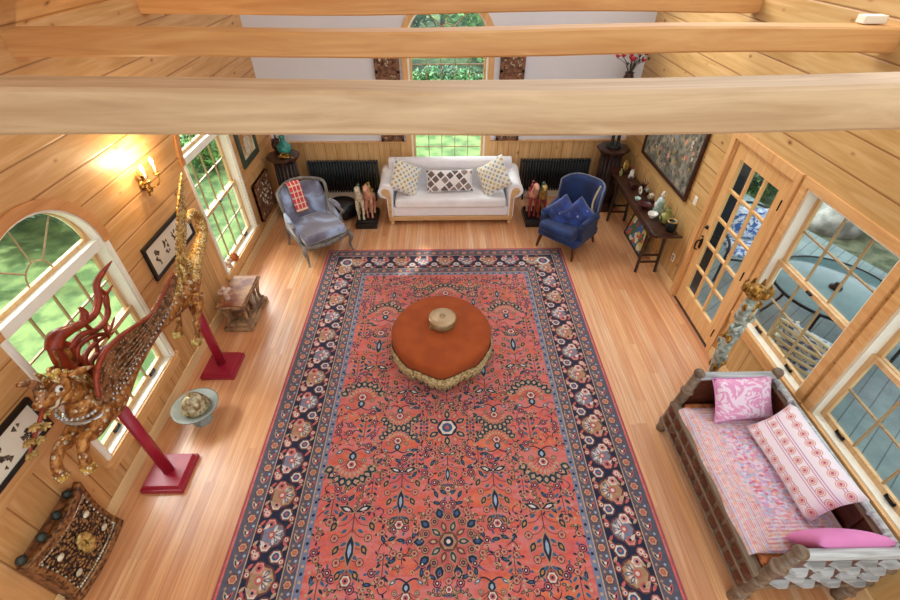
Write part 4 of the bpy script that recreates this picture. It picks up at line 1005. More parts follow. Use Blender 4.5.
# ================================================================ WALL ART
def framed(name, xw, y0, y1, z0, z1, nx, fr, bg, label, cat='picture', fw=.035, th=.03, art=None):
    """picture on a side wall; nx=+1 on the left wall"""
    e = empty(name, (xw, (y0+y1)/2, z0), 0, label, cat); w_ = y1-y0; h_ = z1-z0; M = side(0)
    k = MB(); k.prism(rect(-w_/2, w_/2, 0, h_), th*nx, M, holes=[rect(-w_/2+fw, w_/2-fw, fw, h_-fw)]); k.build('frame', fr, e, bevel=.003)
    k = MB(); k.prism(rect(-w_/2+fw-.002, w_/2-fw+.002, fw-.002, h_-fw+.002), th*.5*nx, M, m=bg)
    if art: art(k, w_-2*fw, h_-2*fw, fw, th*.5*nx, nx, M)
    k.build('picture', None, e); return e
def four_figures(k, w_, h_, z0, d_, nx, M):
    rr = random.Random(5)
    for i in range(4):
        c = -w_/2+w_*(i+.75)/4.5
        for q in range(9):
            x = c+rr.uniform(-.03, .03); z = z0+h_*.5+rr.uniform(-.09, .07); r = rr.uniform(.012, .028)
            k.prism([(x+r*math.cos(a*1.05+q)*(.6+.5*(a % 2)), z+r*1.3*math.sin(a*1.05+q)*(.6+.5*(a % 2))) for a in range(6)], (d_+.0006*nx*(1+q*.2)), M, m='ink')
framed('framed_drawing', XL+.001, 3.70, 4.62, 1.20, 1.58, 1, 'black', 'cream', 'black-framed drawing of four dark figures on the left wall between the windows', art=four_figures)
framed('framed_drawing', XL+.001, 1.08, 2.02, 1.16, 1.48, 1, 'black', 'cream', 'black-framed drawing behind the head of the winged beast, nearest the viewer on the left wall', art=four_figures)
MAT['paint_a'] = two('tan_painting', '#A8763E', '#D8C7A0', 3.5, .7); MAT['green_frame'] = flat('dark_green_frame', '#3A4438', .5)
def portrait(k, w_, h_, z0, d_, nx, M):
    k.prism([(-.1, z0+.02), (.1, z0+.02), (.12, z0+h_*.45), (.04, z0+h_*.6), (-.06, z0+h_*.6), (-.13, z0+h_*.4)], d_+.001*nx, M, m='paint_cream')
    k.prism([(.0+.06*math.cos(a*.63), z0+h_*.7+.075*math.sin(a*.63)) for a in range(10)], d_+.0015*nx, M, m='flesh_wood')
framed('framed_painting', XL+.001, 6.40, 7.08, 1.2, 1.86, 1, 'green_frame', 'paint_a', 'painting in a wide dark green frame on the left wall beside the corner pedestal', art=portrait, fw=.09)
o = carved('p', .66, .62, 21, 'carved', 'carved_lt'); o = o.build('wall_carving', None, loc=(XL+.034, 6.77, .28), rot=(0, 0, R(90))); tag(o, 'square carved reddish panel low on the left wall under the green-framed painting', 'panel')
def battle():
    m = Mt('grey_battle_painting', .7); a = m.noise(7., 6., .7); v = m.vor(11.)
    c = m.ramp(a, [(.35, '#3E3A30'), (.48, '#6A675A'), (.56, '#8A8878'), (.66, '#B09468')]); c = m.mix(m.ramp(v, [(.1, .9), (.28, 0.)]), c, '#2E2A24'); m.color(c); return m.m
MAT['battle'] = battle()
def riders(k, w_, h_, z0, d_, nx, M):
    rr = random.Random(9)
    k.prism([(-w_*.1, z0+h_*.62), (-w_*.02, z0+h_*.55), (w_*.22, z0+h_*.6), (w_*.3, z0+h_*.75), (w_*.1, z0+h_*.9), (-w_*.08, z0+h_*.82)], d_+.0008*nx, M, m='haze_grey')
    for i in range(46):
        x = rr.uniform(-w_/2+.06, w_/2-.06); z = z0+rr.uniform(.05, h_-.08); r = rr.uniform(.02, .045); mm = rr.choice(['paint_gold', 'carved_lt', 'ink', 'ink', 'flesh_wood'])
        k.prism([(x+r*math.cos(a*.9)*(.5+.6*(a % 2)), z+r*math.sin(a*.9)*(.5+.6*((a+1) % 2))) for a in range(7)], d_+(.001+.0001*i)*nx, M, m=mm)
MAT['haze_grey'] = flat('pale_grey_paint', '#8E8E86', .7)
framed('large_painting', XR-.001, 5.31, 6.97, 1.18, 2.12, -1, 'dark_wood', 'battle', 'large dark-framed painting of many small figures above the console table', art=riders, fw=.045, th=.04)
# leaning picture under the console
MAT['multi'] = None
def multi():
    m = Mt('bright_naive_painting', .6); m.color(m.ramp(m.white(m.math('ADD', m.math('MULTIPLY', m.vor(12., out='Color'), 1.), 0.)), [(0., '#3E6A4A'), (.25, '#C9B05A'), (.45, '#4A6A9A'), (.6, '#B9503A'), (.8, '#D8CDB0')], 'CONSTANT')); return m.m
MAT['multi'] = multi()
e = framed('leaning_picture', 3.02, 5.72, 6.46, 0.001, .46, -1, 'dark_wood', 'multi', 'small colourful framed picture leaning on the wall under the console table', fw=.03, th=.02); e.rotation_euler = (0, R(14), 0)
# sconce
e = empty('wall_sconce', (XL+.001, 4.16, 1.95), 0, 'ornate bronze wall sconce with two lit candle lights on the left wall', 'sconce')
k = MB(); k.lathe([(0, 0), (.05, 0), (.055, .01), (.03, .025), (0, .03)], n=16, M=Matrix.Translation((0, 0, .1)) @ Euler((0, PI/2, 0)).to_matrix().to_4x4())
rr = random.Random(2)
for i in range(16): a = i*.8; z = -.02+i*.016; k.tube([(.02, 0, z), (.05, .05*math.sin(a), z+.02), (.035, .07*math.sin(a+.6), z+.045)], [.007, .01, .004], 6)
k.build('backplate', 'gold', e)
MAT['bulb'] = bpy.data.materials.new('lit_bulb'); MAT['bulb'].use_nodes = True
_b = MAT['bulb'].node_tree.nodes['Principled BSDF']; _b.inputs['Emission Color'].default_value = (1, .82, .5, 1); _b.inputs['Emission Strength'].default_value = 14
for sy in (-1, 1):
    k = MB(); k.tube([(.03, 0, .08), (.09, sy*.06, .05), (.13, sy*.09, .1), (.13, sy*.09, .16)], [.009, .008, .008, .008], 8, sub=3); k.lathe([(.0, .16), (.03, .165), (.035, .18), (.0, .18)], (.13, sy*.09, 0), 12); ar_ = k.build('arm', 'gold', e)
    k = MB(); k.cyl((.13, sy*.09, .18), (.13, sy*.09, .27), .011, n=10); k.build('candle_sleeve', 'cream', ar_)
    k = MB(); k.lathe([(0, .27), (.012, .275), (.018, .3), (.01, .33), (0, .345)], (.13, sy*.09, 0), 10); k.build('bulb', 'bulb', ar_)
    ld = bpy.data.lights.new('sconce_light', 'POINT'); ld.energy = 9; ld.color = (1, .78, .45); ld.shadow_soft_size = .03
    lo = bpy.data.objects.new('sconce_light', ld); col.objects.link(lo); lo.parent = ar_; lo.location = (.16, sy*.09, .36)
# switch + outlet
for z, y, lb, nm in ((1.30, 5.12, 'cream switch plate beside the painting on the right wall', 'light_switch'), (.42, 5.13, 'white power outlet low on the wall between console and door', 'power_outlet')):
    e = empty(nm, (XR-.001, y, z), 0, lb, 'switch' if 'switch' in nm else 'outlet')
    k = MB(); k.bx(-.007, 0, -.037, .037, -.057, .057, bev=.002); k.build('plate', 'jamb_white', e)
    for q in (-.02, .02): k = MB(); k.bx(-.012, -.006, (q-.006) if 'switch' in nm else -.014, (q+.006) if 'switch' in nm else .014, -.014 if 'switch' in nm else q-.012, .014 if 'switch' in nm else q+.012, bev=.001); k.build('toggle' if 'switch' in nm else 'socket', 'jamb_white' if 'switch' in nm else 'black', e)

# ================================================================ CONSOLE TABLE + ORNAMENTS
e = empty('console_table', (2.97, 6.1, 0), 0, 'narrow dark altar table with splayed legs against the right wall', 'table')
k = MB(); k.bx(-.17, .17, -.98, .98, .76, .80, bev=.006)
for sy in (-1, 1): k.prism([(sy*.98, .775), (sy*1.08, .80), (sy*1.10, .835), (sy*1.06, .825), (sy*.98, .80)], .34, side(-.17))
k.build('top', 'dark_wood', e)
k = MB()
for x in (-.14, .14): k.bx(x-.01, x+.01, -.9, .9, .69, .76)
for sy in (-1, 1):
    for q in range(6): k.tube([(-.15, sy*(.62+.04*q), .75), (-.152, sy*(.63+.04*q), .72), (-.15, sy*(.6+.045*q), .68)], .01, 6)
k.build('apron', 'dark_wood', e)
for sy in (-1, 1):
    for x in (-.13, .16):
        k = MB(); k.tube([(x*.85, sy*.72, .77), (x, sy*.74, 0)], .026, 4, smooth=False); k.build('leg', 'dark_wood_v', e)
    k = MB()
    for z in (.18, .3): k.bx(-.125, .15, sy*.735-.012, sy*.735+.012, z-.012, z+.012)
    k.build('stretcher', 'dark_wood', e)
MAT['pewter'] = flat('worn_grey_paint', '#96988E', .5, .2, var=.2, scale=6.)
ZC = .802
def orn(name, y, x, parts, label, cat='ornament', z=ZC):
    e = empty(name, (x, y, z), 0, label, cat)
    for nm, fn, m in parts: k = MB(); fn(k); k.build(nm, m, e)
    return e
MAT['white_glaze'] = flat('white_glaze', '#E2DDD0', .2, var=.08); MAT['yellowgreen'] = two('yellow_green_glaze', '#7A7A3A', '#BDB468', 8., .25); MAT['maroon'] = flat('maroon_glaze', '#4A1C1E', .3); MAT['seafoam'] = two('seafoam_porcelain', '#8FB0A0', '#DCE6DC', 9., .2)
orn('moon_mirror', 7.02, 3.0, [('disc', lambda k: k.lathe([(0, -.012), (.085, -.012), (.09, 0), (.085, .012), (0, .012)], n=26, M=Matrix.Translation((0, 0, .13)) @ Euler((R(80), 0, R(40))).to_matrix().to_4x4()), 'paint_gold'), ('stand', lambda k: (k.box((0, 0, .012), (.12, .08, .024), bev=.004), k.tube([(0, .02, .02), (.03, .04, .14), (0, .03, .22)], .009, 8)), 'dark_wood')], 'round pale gold disc on a small stand at the far end of the console table')
orn('porcelain_figure', 6.83, 3.04, [('body', lambda k: k.lathe([(0, 0), (.045, 0), (.05, .03), (.03, .08), (.035, .11), (.015, .13)], n=16), 'white_glaze'), ('head', lambda k: k.ball((0, 0, .155), (.026, .026, .03)), 'white_glaze'), ('hat', lambda k: k.lathe([(.034, .165), (.02, .185), (0, .2)], n=14), 'paint_red')], 'white porcelain figure with red hat on the console table', 'figurine')
orn('porcelain_figure', 6.66, 2.97, [('body', lambda k: k.lathe([(0, 0), (.04, 0), (.042, .03), (.024, .07), (.028, .09), (.01, .11)], n=16), 'maroon'), ('head', lambda k: k.ball((0, 0, .13), (.024, .024, .028)), 'white_glaze')], 'small maroon-robed figure with white head on the console table', 'figurine')
orn('lacquer_box', 6.5, 2.96, [('box_body', lambda k: k.box((0, 0, .03), (.1, .13, .06), bev=.008), 'maroon'), ('lid', lambda k: k.box((0, 0, .068), (.104, .134, .014), bev=.005), 'dark_wood')], 'small dark red lacquer box on the console table', 'box')
def coral(k):
    rr = random.Random(6)
    for i in range(9): a = i*.7; k.tube([(0, 0, .02), (.02*math.cos(a), .03*math.sin(a), .09), (.05*math.cos(a+.4), .07*math.sin(a+.4), .12+.08*rr.random())], [.009, .007, .003], 6, sub=2)
orn('coral_branch', 6.36, 3.07, [('base', lambda k: k.lathe([(0, 0), (.04, 0), (.035, .025), (0, .03)], n=14), 'dark_wood'), ('branches', coral, 'maroon')], 'dark red branching coral ornament on the console table')
def daisy(k):
    for j in range(10): a = j*.628; k.ball((0, .04*math.cos(a), .11+.04*math.sin(a)), (.008, .022, .022), n=8)
orn('flower_ornament', 6.18, 2.95, [('petals', daisy, 'white_glaze'), ('centre', lambda k: k.ball((-.008, 0, .11), (.012, .02, .02)), 'paint_gold'), ('stand', lambda k: (k.lathe([(0, 0), (.035, 0), (.01, .02), (.006, .09)], n=12)), 'bronze')], 'white daisy-shaped ornament on a short stem on the console table')
orn('grey_shell', 6.05, 3.08, [('shell', lambda k: [k.ball((0, .03*math.cos(i*.8)*(1-i*.09), .05+.03*math.sin(i*.8)+.008*i), (.045-.004*i,)*3, n=12) for i in range(7)], 'carved_lt'), ('base', lambda k: k.box((0, 0, .012), (.09, .11, .024), bev=.004), 'dark_wood')], 'grey-brown spiral shell ornament on the console table')
orn('shallow_dish', 5.86, 2.93, [('dish', lambda k: k.lathe([(0, .03), (.05, .03), (.1, .055), (.105, .06), (.05, .02), (.04, .0), (0, 0)], n=26), 'maroon')], 'shallow dark maroon dish near the front edge of the console table', 'dish')
orn('porcelain_lady', 5.72, 3.07, [('robe', lambda k: k.lathe([(0, 0), (.07, 0), (.075, .04), (.055, .1), (.06, .16), (.045, .21), (.02, .24)], n=20), 'seafoam'), ('head', lambda k: (k.ball((0, 0, .265), (.028, .03, .034)), k.ball((.005, 0, .305), (.02, .02, .02))), 'white_glaze'), ('fan', lambda k: k.ball((-.07, -.02, .13), (.012, .04, .04)), 'white_glaze')], 'tall sea-green and white porcelain lady on the console table', 'figurine')
orn('white_bowl', 5.56, 2.93, [('bowl', lambda k: k.lathe([(0, .0), (.03, 0), (.035, .01), (.065, .05), (.07, .075), (.06, .07), (0, .02)], n=22), 'white_glaze')], 'small white bowl in front of the green vase on the console table', 'bowl')
orn('coiled_vase', 5.42, 3.06, [('body', lambda k: k.lathe([(0, 0), (.05, 0), (.085, .04), (.095, .08), (.085, .12), (.045, .15), (.03, .18), (.035, .2), (.0, .19)], n=24), 'yellowgreen'), ('coil', lambda k: k.tube([(-.085+.01*math.cos(i*.9), .05*math.cos(i*.8), .08+.04*math.sin(i*.8)) for i in range(9)], .008, 6, sub=3), 'bronze'), ('handle', lambda k: k.tube([(.0, .03, .18), (.0, .09, .19), (.0, .085, .1)], .008, 8, sub=3), 'yellowgreen')], 'yellow-green glazed vase with a dark coil on the console table', 'vase')
orn('dark_jar', 5.22, 3.05, [('body', lambda k: k.lathe([(0, 0), (.055, 0), (.075, .05), (.072, .12), (.065, .14), (.055, .14), (.05, .1), (0, .1)], n=24), 'bronze'), ('rim', lambda k: k.lathe([(.055, .14), (.068, .138), (.07, .15), (.056, .152), (.055, .14)], n=24), 'paint_gold')], 'dark open jar with a pale rim at the near end of the console table', 'jar')

orn('slim_bottle', 6.93, 2.90, [('body', lambda k: k.lathe([(0, 0), (.025, 0), (.03, .05), (.01, .09), (.01, .12), (0, .12)], n=14), 'yellowgreen')], 'slim yellow-green bottle at the front edge near the far end of the console table', 'bottle')
orn('silver_bird', 6.28, 3.10, [('body', lambda k: (k.ball((0, 0, .06), (.03, .05, .03)), k.ball((0, -.05, .1), .018)), 'pewter'), ('base', lambda k: k.box((0, 0, .012), (.06, .08, .024), bev=.004), 'dark_wood')], 'small grey bird ornament at the wall side of the console table')
orn('tea_bowl', 6.06, 2.89, [('bowl', lambda k: k.lathe([(0, 0), (.022, 0), (.045, .04), (.048, .05), (.04, .048), (0, .012)], n=18), 'seafoam')], 'tiny pale green tea bowl at the front of the console table', 'bowl')
orn('potted_blossom', 5.56, 3.11, [('pot', lambda k: k.lathe([(0, 0), (.025, 0), (.035, .05), (.03, .05), (0, .045)], n=14), 'maroon'), ('leaves', lambda k: leaf_cloud(k, (0, 0, .13), (.05, .05, .07), 40, .018, shell=.1), 'leaf_a')], 'small potted green sprig behind the white bowl on the console table', 'plant')

# ================================================================ LEFT SIDE OBJECTS
# carved miniature pavilion stand
MAT['old_teak'] = two('old_painted_teak', '#6A4A34', '#A8845E', 9., .6, detail=8., bump=.2); MAT['faded_paint'] = two('faded_painted_top', '#7A3E28', '#B98A58', 6., .5, detail=8.)
e = empty('pavilion_stand', (-2.655, 4.5, 0), 0, 'carved old teak stand shaped like a small open pavilion under the far left window', 'stand')
k = MB(); k.box((0, 0, .03), (.36, .66, .06), bev=.012); k.box((0, 0, .085), (.31, .60, .05), bev=.015); k.build('base', 'old_teak', e)
for sx in (-1, 1):
    for sy in (-1, 1): k = MB(); k.tube([(sx*.13, sy*.25, .10), (sx*.12, sy*.24, .2), (sx*.14, sy*.27, .37)], [.026, .022, .03], 4, sub=3, smooth=False); k.build('post', 'old_teak', e)
for sx in (-1, 1):
    k = MB()
    for q in (-.14, 0, .14): k.lathe([(.018, .11), (.024, .15), (.014, .2), (.026, .27), (.016, .33), (.024, .37)], (sx*.12, q, 0), 10)
    k.bx(sx*.12-.012, sx*.12+.012, -.24, .24, .335, .375); k.build('carved_side', 'old_teak', e)
k = MB(); k.bx(-.1, .1, -.01, .01, .1, .37); k.ball((0, -.16, .2), (.05, .05, .09)); k.ball((0, .16, .2), (.05, .05, .09)); k.build('inner_carving', 'carved', e)
k = MB(); k.box((0, 0, .39), (.35, .66, .035), bev=.008); k.build('top_moulding', 'old_teak', e)
k = MB(); k.box((0, 0, .415), (.31, .62, .02), bev=.004); k.build('painted_top', 'faded_paint', e)
for (y, z, c_, lb) in ((4.86, .0, 'paint_cream', 'cream'), ):
    pass
# small carved angels on the sill by the stand
MAT['pink_ivory'] = two('pinkish_carving', '#B98A70', '#E2CDB8', 20., .5)
def cherub(loc, rz, label, s_=1.):
    e = empty('carved_cherub', loc, rz, label, 'figurine')
    k = MB(); k.lathe([(0, 0), (.035*s_, 0), (.03*s_, .03*s_), (.022*s_, .07*s_), (.03*s_, .1*s_), (.012*s_, .125*s_)], n=14); k.ball((0, 0, .15*s_), .026*s_); k.build('body', 'pink_ivory', e)
    for sx in (-1, 1): k = MB(); k.ball((sx*.045*s_, .02*s_, .1*s_), (.03*s_, .01*s_, .04*s_)); k.build('wing', 'pink_ivory', e)
cherub((-2.72, 4.33, .426), R(30), 'small pinkish winged figurine on top of the pavilion stand', 1.1)
cherub((-2.99, 5.12, .333), R(60), 'small pale winged figurine on the sill of the far left window', .9)
tag(MB().lathe([(0, 0), (.04, 0), (.06, .04), (.045, .09), (.02, .11), (.025, .13), (0, .125)], n=18).build('copper_jug', flat('copper', '#B8642E', .35, .7), loc=(-2.99, 5.30, .333)), 'small copper jug on the sill of the far left window', 'jug')
# pedestal dish + dome
e = empty('pedestal_dish', (-2.58, 2.85, 0), R(15), 'wide grey pedestal dish on the floor between the two red posts', 'dish')
k = MB(); k.lathe([(.10, 0), (.10, .035), (.075, .05), (.07, .08), (.082, .095), (.06, .12), (.055, .17)], n=8, smooth=False); k.build('foot', 'pewter', e)
k = MB(); k.lathe([(0, .17), (.06, .17), (.16, .195), (.222, .235), (.228, .25), (.212, .247), (.15, .21), (0, .195)], n=36); k.build('bowl', 'pewter', e)
MAT['dome'] = two('mottled_gilt_dome', '#7A5A2E', '#C9BC98', 16., .45, .4)
e = empty('domed_casket', (-2.58, 2.85, .197), R(10), 'mottled gold dome with a small finial sitting in the grey pedestal dish', 'casket')
k = MB(); k.lathe([(.122, 0), (.13, .015), (.128, .055), (.12, .07), (.115, .11), (.088, .16), (.045, .195), (.02, .205)], n=28); k.build('dome', 'dome', e)
k = MB(); k.lathe([(.018, .20), (.012, .215), (.022, .23), (.01, .245), (.006, .26), (0, .265)], n=12); k.build('finial', 'paint_gold', e)
k = MB(); 
for i in range(20): a = i*PI/10; k.ball((.128*math.cos(a), .128*math.sin(a), .055), (.011, .011, .011), n=6)
k.build('beaded_band', 'paint_gold', e)
# carved fretwork screen, curved in plan, low by the wall
def fret():
    m = Mt('gilt_fretwork', .4, .35); v = m.vor(40.); m.color(m.ramp(v, [(.3, '#A87E4C'), (.48, '#7A4A26'), (.56, '#1E120C')])); m.b.inputs['Metallic'].default_value = .25; m.bump(m.ramp(v, [(.35, 1.), (.55, 0.)]), .8, .02); return m.m
MAT['fret'] = fret(); MAT['fretrim'] = two('gilt_brown_rim', '#4A2816', '#9A6A3A', 30., .4, .3, bump=.3)
e = empty('carved_fretwork_stand', (-2.93, 1.49, 0), 0, 'curved gilt fretwork panel with knobs on its top edge leaning at the left wall', 'carving')
def fp(u, v, d_):   # u -1..1 along y, v 0..1 up
    hw = .31+.0*v; return (.035+.035*(1-u*u)+.015*(1-v)+d_, u*(hw-.035*math.sin(PI*v)), .02+v*(.68-.03*(1-u*u)))
def sheet(k, u0, u1, v0, v1, d0, d1, m, n=14, q=8):
    vs = []; fs = []
    for d_ in (d0, d1):
        for i in range(n+1):
            for j in range(q+1): vs.append(fp(u0+(u1-u0)*i/n, v0+(v1-v0)*j/q, d_))
    K = (n+1)*(q+1)
    for i in range(n):
        for j in range(q): a = i*(q+1)+j; fs += [(a, a+1, a+q+2, a+q+1), (K+a, K+a+q+1, K+a+q+2, K+a+1)]
    for i in range(n):
        for j in (0, q): a = i*(q+1)+j; fs.append((a, a+q+1, K+a+q+1, K+a))
    for j in range(q):
        for i in (0, n): a = i*(q+1)+j; fs.append((a, a+1, K+a+1, K+a))
    k.add(vs, fs, True, m)
k = MB(); sheet(k, -.9, .9, .08, .92, -.015, .01, 'fret'); k.build('fretwork_panel', None, e)
k = MB()
sheet(k, -1, 1, .9, 1, -.03, .03, 'fretrim'); sheet(k, -1, 1, 0, .09, -.03, .03, 'fretrim'); sheet(k, -1, -.87, .05, .95, -.03, .028, 'fretrim'); sheet(k, .87, 1, .05, .95, -.03, .028, 'fretrim')
k.build('rim', None, e)
k = MB(); rr = random.Random(4)
for i in range(26):
    for v in (.13, .87): k.ball(fp(-.84+i*1.68/25, v, .014), (.008, .011, .011), 'carved_lt', 6)
for j in range(9):
    for u in (-.83, .83): k.ball(fp(u, .17+j*.66/8, .014), (.008, .011, .011), 'carved_lt', 6)
for i in range(9): a = i*.7; k.ball(fp(.12*math.cos(a), .5+.13*math.sin(a), .03), (.018, .035, .035), 'paint_gold', 8)
for u, v in ((-.6, .3), (-.55, .7), (.6, .3), (.55, .7)): k.ball(fp(u, v, .02), (.014, .03, .026), 'paint_cream', 8)
sheet(k, -.8, .8, .49, .51, .008, .016, 'fretrim'); k.build('relief_carving', None, e)
for u in (-.85, -.35, .15, .65):
    k = MB(); q = fp(u, 1, -.02); k.lathe([(.012, 0), (.03, .02), (.034, .045), (.02, .065), (0, .075)], q, 12); k.build('knob', 'bronze', e)
k = MB(); k.bx(-.045, .03, -.3, .3, .0, .06); k.bx(-.045, .03, -.28, .28, .62, .66); k.bx(-.045, .04, .26, .29, .05, .64); k.bx(-.045, .04, -.29, -.26, .05, .64); k.build('back_frame', 'carved', e)

# ================================================================ WINGED BEAST
def mosaic(name, c1, c2, chip, sc, amount=.5, metal=.45):
    m = Mt(name, .38, metal); v = m.vor(sc); pk = m.white(m.vor(sc, out='Color')); g = m.noise(20., 3.)
    base = m.ramp(g, [(.4, c1), (.6, c2)]); dome = m.ramp(v, [(.0, 1.), (.42, 1.), (.5, 0.)])
    c = m.mix(m.math('MULTIPLY', m.math('LESS_THAN', pk, amount), dome), base, chip); m.color(c)
    m.bump(m.ramp(v, [(.2, 1.), (.6, 0.)]), .6, .008); return m.m
MAT['beast'] = mosaic('gilt_beast_skin', '#7A4418', '#B97C3C', '#C4AE8C', 30., .22); MAT['beast_wing'] = mosaic('mirror_inlaid_wing', '#5E3A20', '#A8754A', '#B9A084', 50., .25)
MAT['beast_tail'] = mosaic('gold_scale_tail', '#9A6A24', '#D2A850', '#E8DCB8', 60., .5); MAT['flame'] = wood('red_lacquer_wing', '#6A200E', '#9E3A1E', 2, .3); MAT['redpost'] = flat('crimson_paint', '#9E1830', .35, var=.15, scale=5.)
MAT['chip'] = flat('mirror_chip', '#C9C4BC', .2, .6, var=.2)
e = empty('winged_beast_sculpture', (-2.6, 2.87, 0), 0, 'gilded winged beast with elephant trunk flying on two crimson posts by the left wall', 'sculpture')
O = Vector((-2.6, 2.87, 0))
def L3(x, y, z): return (x+2.6, y-2.87, z)
for (px, py, pt, ht) in ((-2.635, 2.235, 1.16, 0), (-2.63, 3.575, 1.14, 0)):
    k = MB(); k.tube([L3(px, py, .09), L3(px, py, pt)], .048, 20); p_ = k.build('post', 'redpost', e)
    k = MB(); k.box(L3(px, py, .045), (.38, .38, .09), taper=(.86, .86), bev=.004); k.bx(px+2.6-.19, px+2.6+.19, py-2.87-.19, py-2.87+.19, 0.0, .05, bev=.004); k.build('post_base', 'redpost', p_)
k = MB()
k.tube([L3(-2.6, 1.93, 1.64), L3(-2.6, 2.03, 1.5), L3(-2.6, 2.02, 1.36), L3(-2.6, 2.14, 1.26), L3(-2.6, 2.5, 1.3), L3(-2.6, 2.9, 1.3), L3(-2.6, 3.3, 1.22), L3(-2.6, 3.55, 1.2), L3(-2.6, 3.75, 1.26)],
       [.08, .10, .14, .165, .12, .095, .10, .125, .09], 18, sub=4, flat=(1, .85)); k.build('body', 'beast', e)
k = MB(); k.ball(L3(-2.6, 1.955, 1.665), (.078, .105, .085), n=18); k.tube([L3(-2.6, 1.93, 1.66), L3(-2.6, 1.86, 1.66), L3(-2.6, 1.80, 1.68), L3(-2.6, 1.775, 1.70)], [.07, .058, .042, .03], 12, sub=3); k.tube([L3(-2.6, 1.93, 1.62), L3(-2.6, 1.86, 1.60), L3(-2.6, 1.81, 1.61)], [.05, .035, .018], 12, sub=3); head = k.build('head', 'beast', e)
k = MB(); k.tube([L3(-2.6, 1.80, 1.69), L3(-2.6, 1.835, 1.715), L3(-2.6, 1.855, 1.765), L3(-2.6, 1.85, 1.815), L3(-2.6, 1.825, 1.86), L3(-2.6, 1.78, 1.895)], [.034, .036, .034, .029, .024, .012], 14, sub=4); k.build('trunk', 'beast_wing', head)
k = MB()
for sx in (-1, 1): k.tube([L3(-2.6+sx*.045, 1.87, 1.645), L3(-2.6+sx*.06, 1.82, 1.635), L3(-2.6+sx*.055, 1.78, 1.66)], [.013, .010, .003], 8, sub=3)
k.build('tusks', 'paint_cream', head)
for sx in (-1, 1):
    k = MB(); k.ball(L3(-2.6+sx*.062, 1.905, 1.705), (.02, .026, .021), 'white_glaze', 10); k.ball(L3(-2.6+sx*.08, 1.90, 1.707), (.008, .013, .013), 'black', 8); k.build('eye', None, head)
    k = MB(); k.tube([L3(-2.6+sx*.06, 2.01, 1.70), L3(-2.6+sx*.10, 2.06, 1.70), L3(-2.6+sx*.13, 2.14, 1.66)], [.022, .032, .004], 8, sub=3, flat=(1, .5)); k.build('ear', 'beast', head)
    k = MB(); k.tube([L3(-2.6+sx*.035, 1.95, 1.73), L3(-2.6+sx*.04, 1.945, 1.79), L3(-2.6+sx*.03, 1.92, 1.84)], [.026, .016, .003], 8, sub=3); k.build('horn', 'beast_tail', head)
k = MB()
for i in range(8): t = i/7; k.ball(L3(-2.6, 2.0+.13*math.sin(t*2.2), 1.74-.36*t), (.026, .045, .036), n=8)
k.build('mane', 'beast_tail', e)
k = MB()
for i in range(3):
    for j in range(12): a = -1.5+j*.27; k.ball(L3(-2.6+.135*math.sin(a), 1.945-.08*math.cos(a)+.03*i, 1.42-.07*i), (.014, .014, .014), n=8)
k.tube([L3(-2.6+.14*math.sin(a), 1.965-.08*math.cos(a), 1.35) for a in (-1.5, -.8, 0, .8, 1.5)], .02, 6, sub=3); k.build('breast_collar', 'chip', e)
legs = [('front_leg', [(-2.51, 2.02, 1.30), (-2.49, 1.86, 1.30), (-2.49, 1.77, 1.33), (-2.49, 1.70, 1.26), (-2.49, 1.66, 1.16)], [.085, .06, .042, .035, .04]),
        ('front_leg', [(-2.69, 2.02, 1.24), (-2.70, 1.84, 1.22), (-2.70, 1.76, 1.24), (-2.70, 1.67, 1.18), (-2.70, 1.64, 1.09)], [.08, .06, .042, .035, .04]),
        ('rear_leg', [(-2.51, 3.5, 1.18), (-2.48, 3.42, 1.10), (-2.47, 3.30, 1.03), (-2.47, 3.24, .92), (-2.47, 3.16, .86)], [.085, .06, .035, .028, .035]),
        ('rear_leg', [(-2.69, 3.55, 1.18), (-2.71, 3.5, 1.08), (-2.71, 3.4, 1.0), (-2.71, 3.36, .9), (-2.71, 3.28, .85)], [.085, .06, .035, .028, .035])]
for nm, P, r in legs:
    k = MB(); k.tube([L3(*p) for p in P], r, 12, sub=4); lg = k.build(nm, 'beast', e)
    q = L3(*P[-1]); k = MB(); k.lathe([(.045, -.03), (.052, -.02), (.04, .03)], q, 12); k.build('hoof', 'beast_tail' if nm == 'front_leg' else 'paint_gold', lg)
def yz(pts, x): return [L3(x, p[0], p[1]) for p in pts]
NW = [(2.02, 1.461), (2.076, 1.562), (2.143, 1.628), (2.272, 1.667), (2.453, 1.641), (2.675, 1.572), (2.848, 1.519), (3.085, 1.554), (3.307, 1.596), (3.354, 1.516), (3.191, 1.421), (2.908, 1.329), (2.533, 1.32), (2.25, 1.31), (2.069, 1.33), (2.0, 1.40)]
k = MB(); k.prism([(p[0]-2.87, p[1]) for p in NW], .03, side(.10)); wg = k.build('near_wing', 'beast_wing', e, bevel=.01)
k = MB(); k.tube(yz(NW[:9], -2.465), [.016, .018, .02, .02, .018, .016, .014, .012, .01], 8, sub=3)
k.build('wing_edge', 'flame', wg)
k = MB()
for i in range(6):
    z0 = 1.38+.038*i; P = [L3(-2.462, 2.2+.03*i, z0), L3(-2.455, 2.6+.02*i, 1.385+.026*i), L3(-2.462, 3.1+.02*i, 1.43+.022*i)]; k.tube(P, [.006, .009, .005], 6, 'beast_wing', sub=4)
for i in range(22): t = i/21; k.ball(L3(-2.462, 2.1+1.0*t, 1.345+.05*t*t+.0), (.008, .013, .013), 'chip', n=6)
for i in range(20): t = i/19; k.ball(L3(-2.462, 2.12+.9*t, 1.375+.03*t), (.007, .01, .01), 'chip', n=6)
k.build('feather_ribs', None, wg)
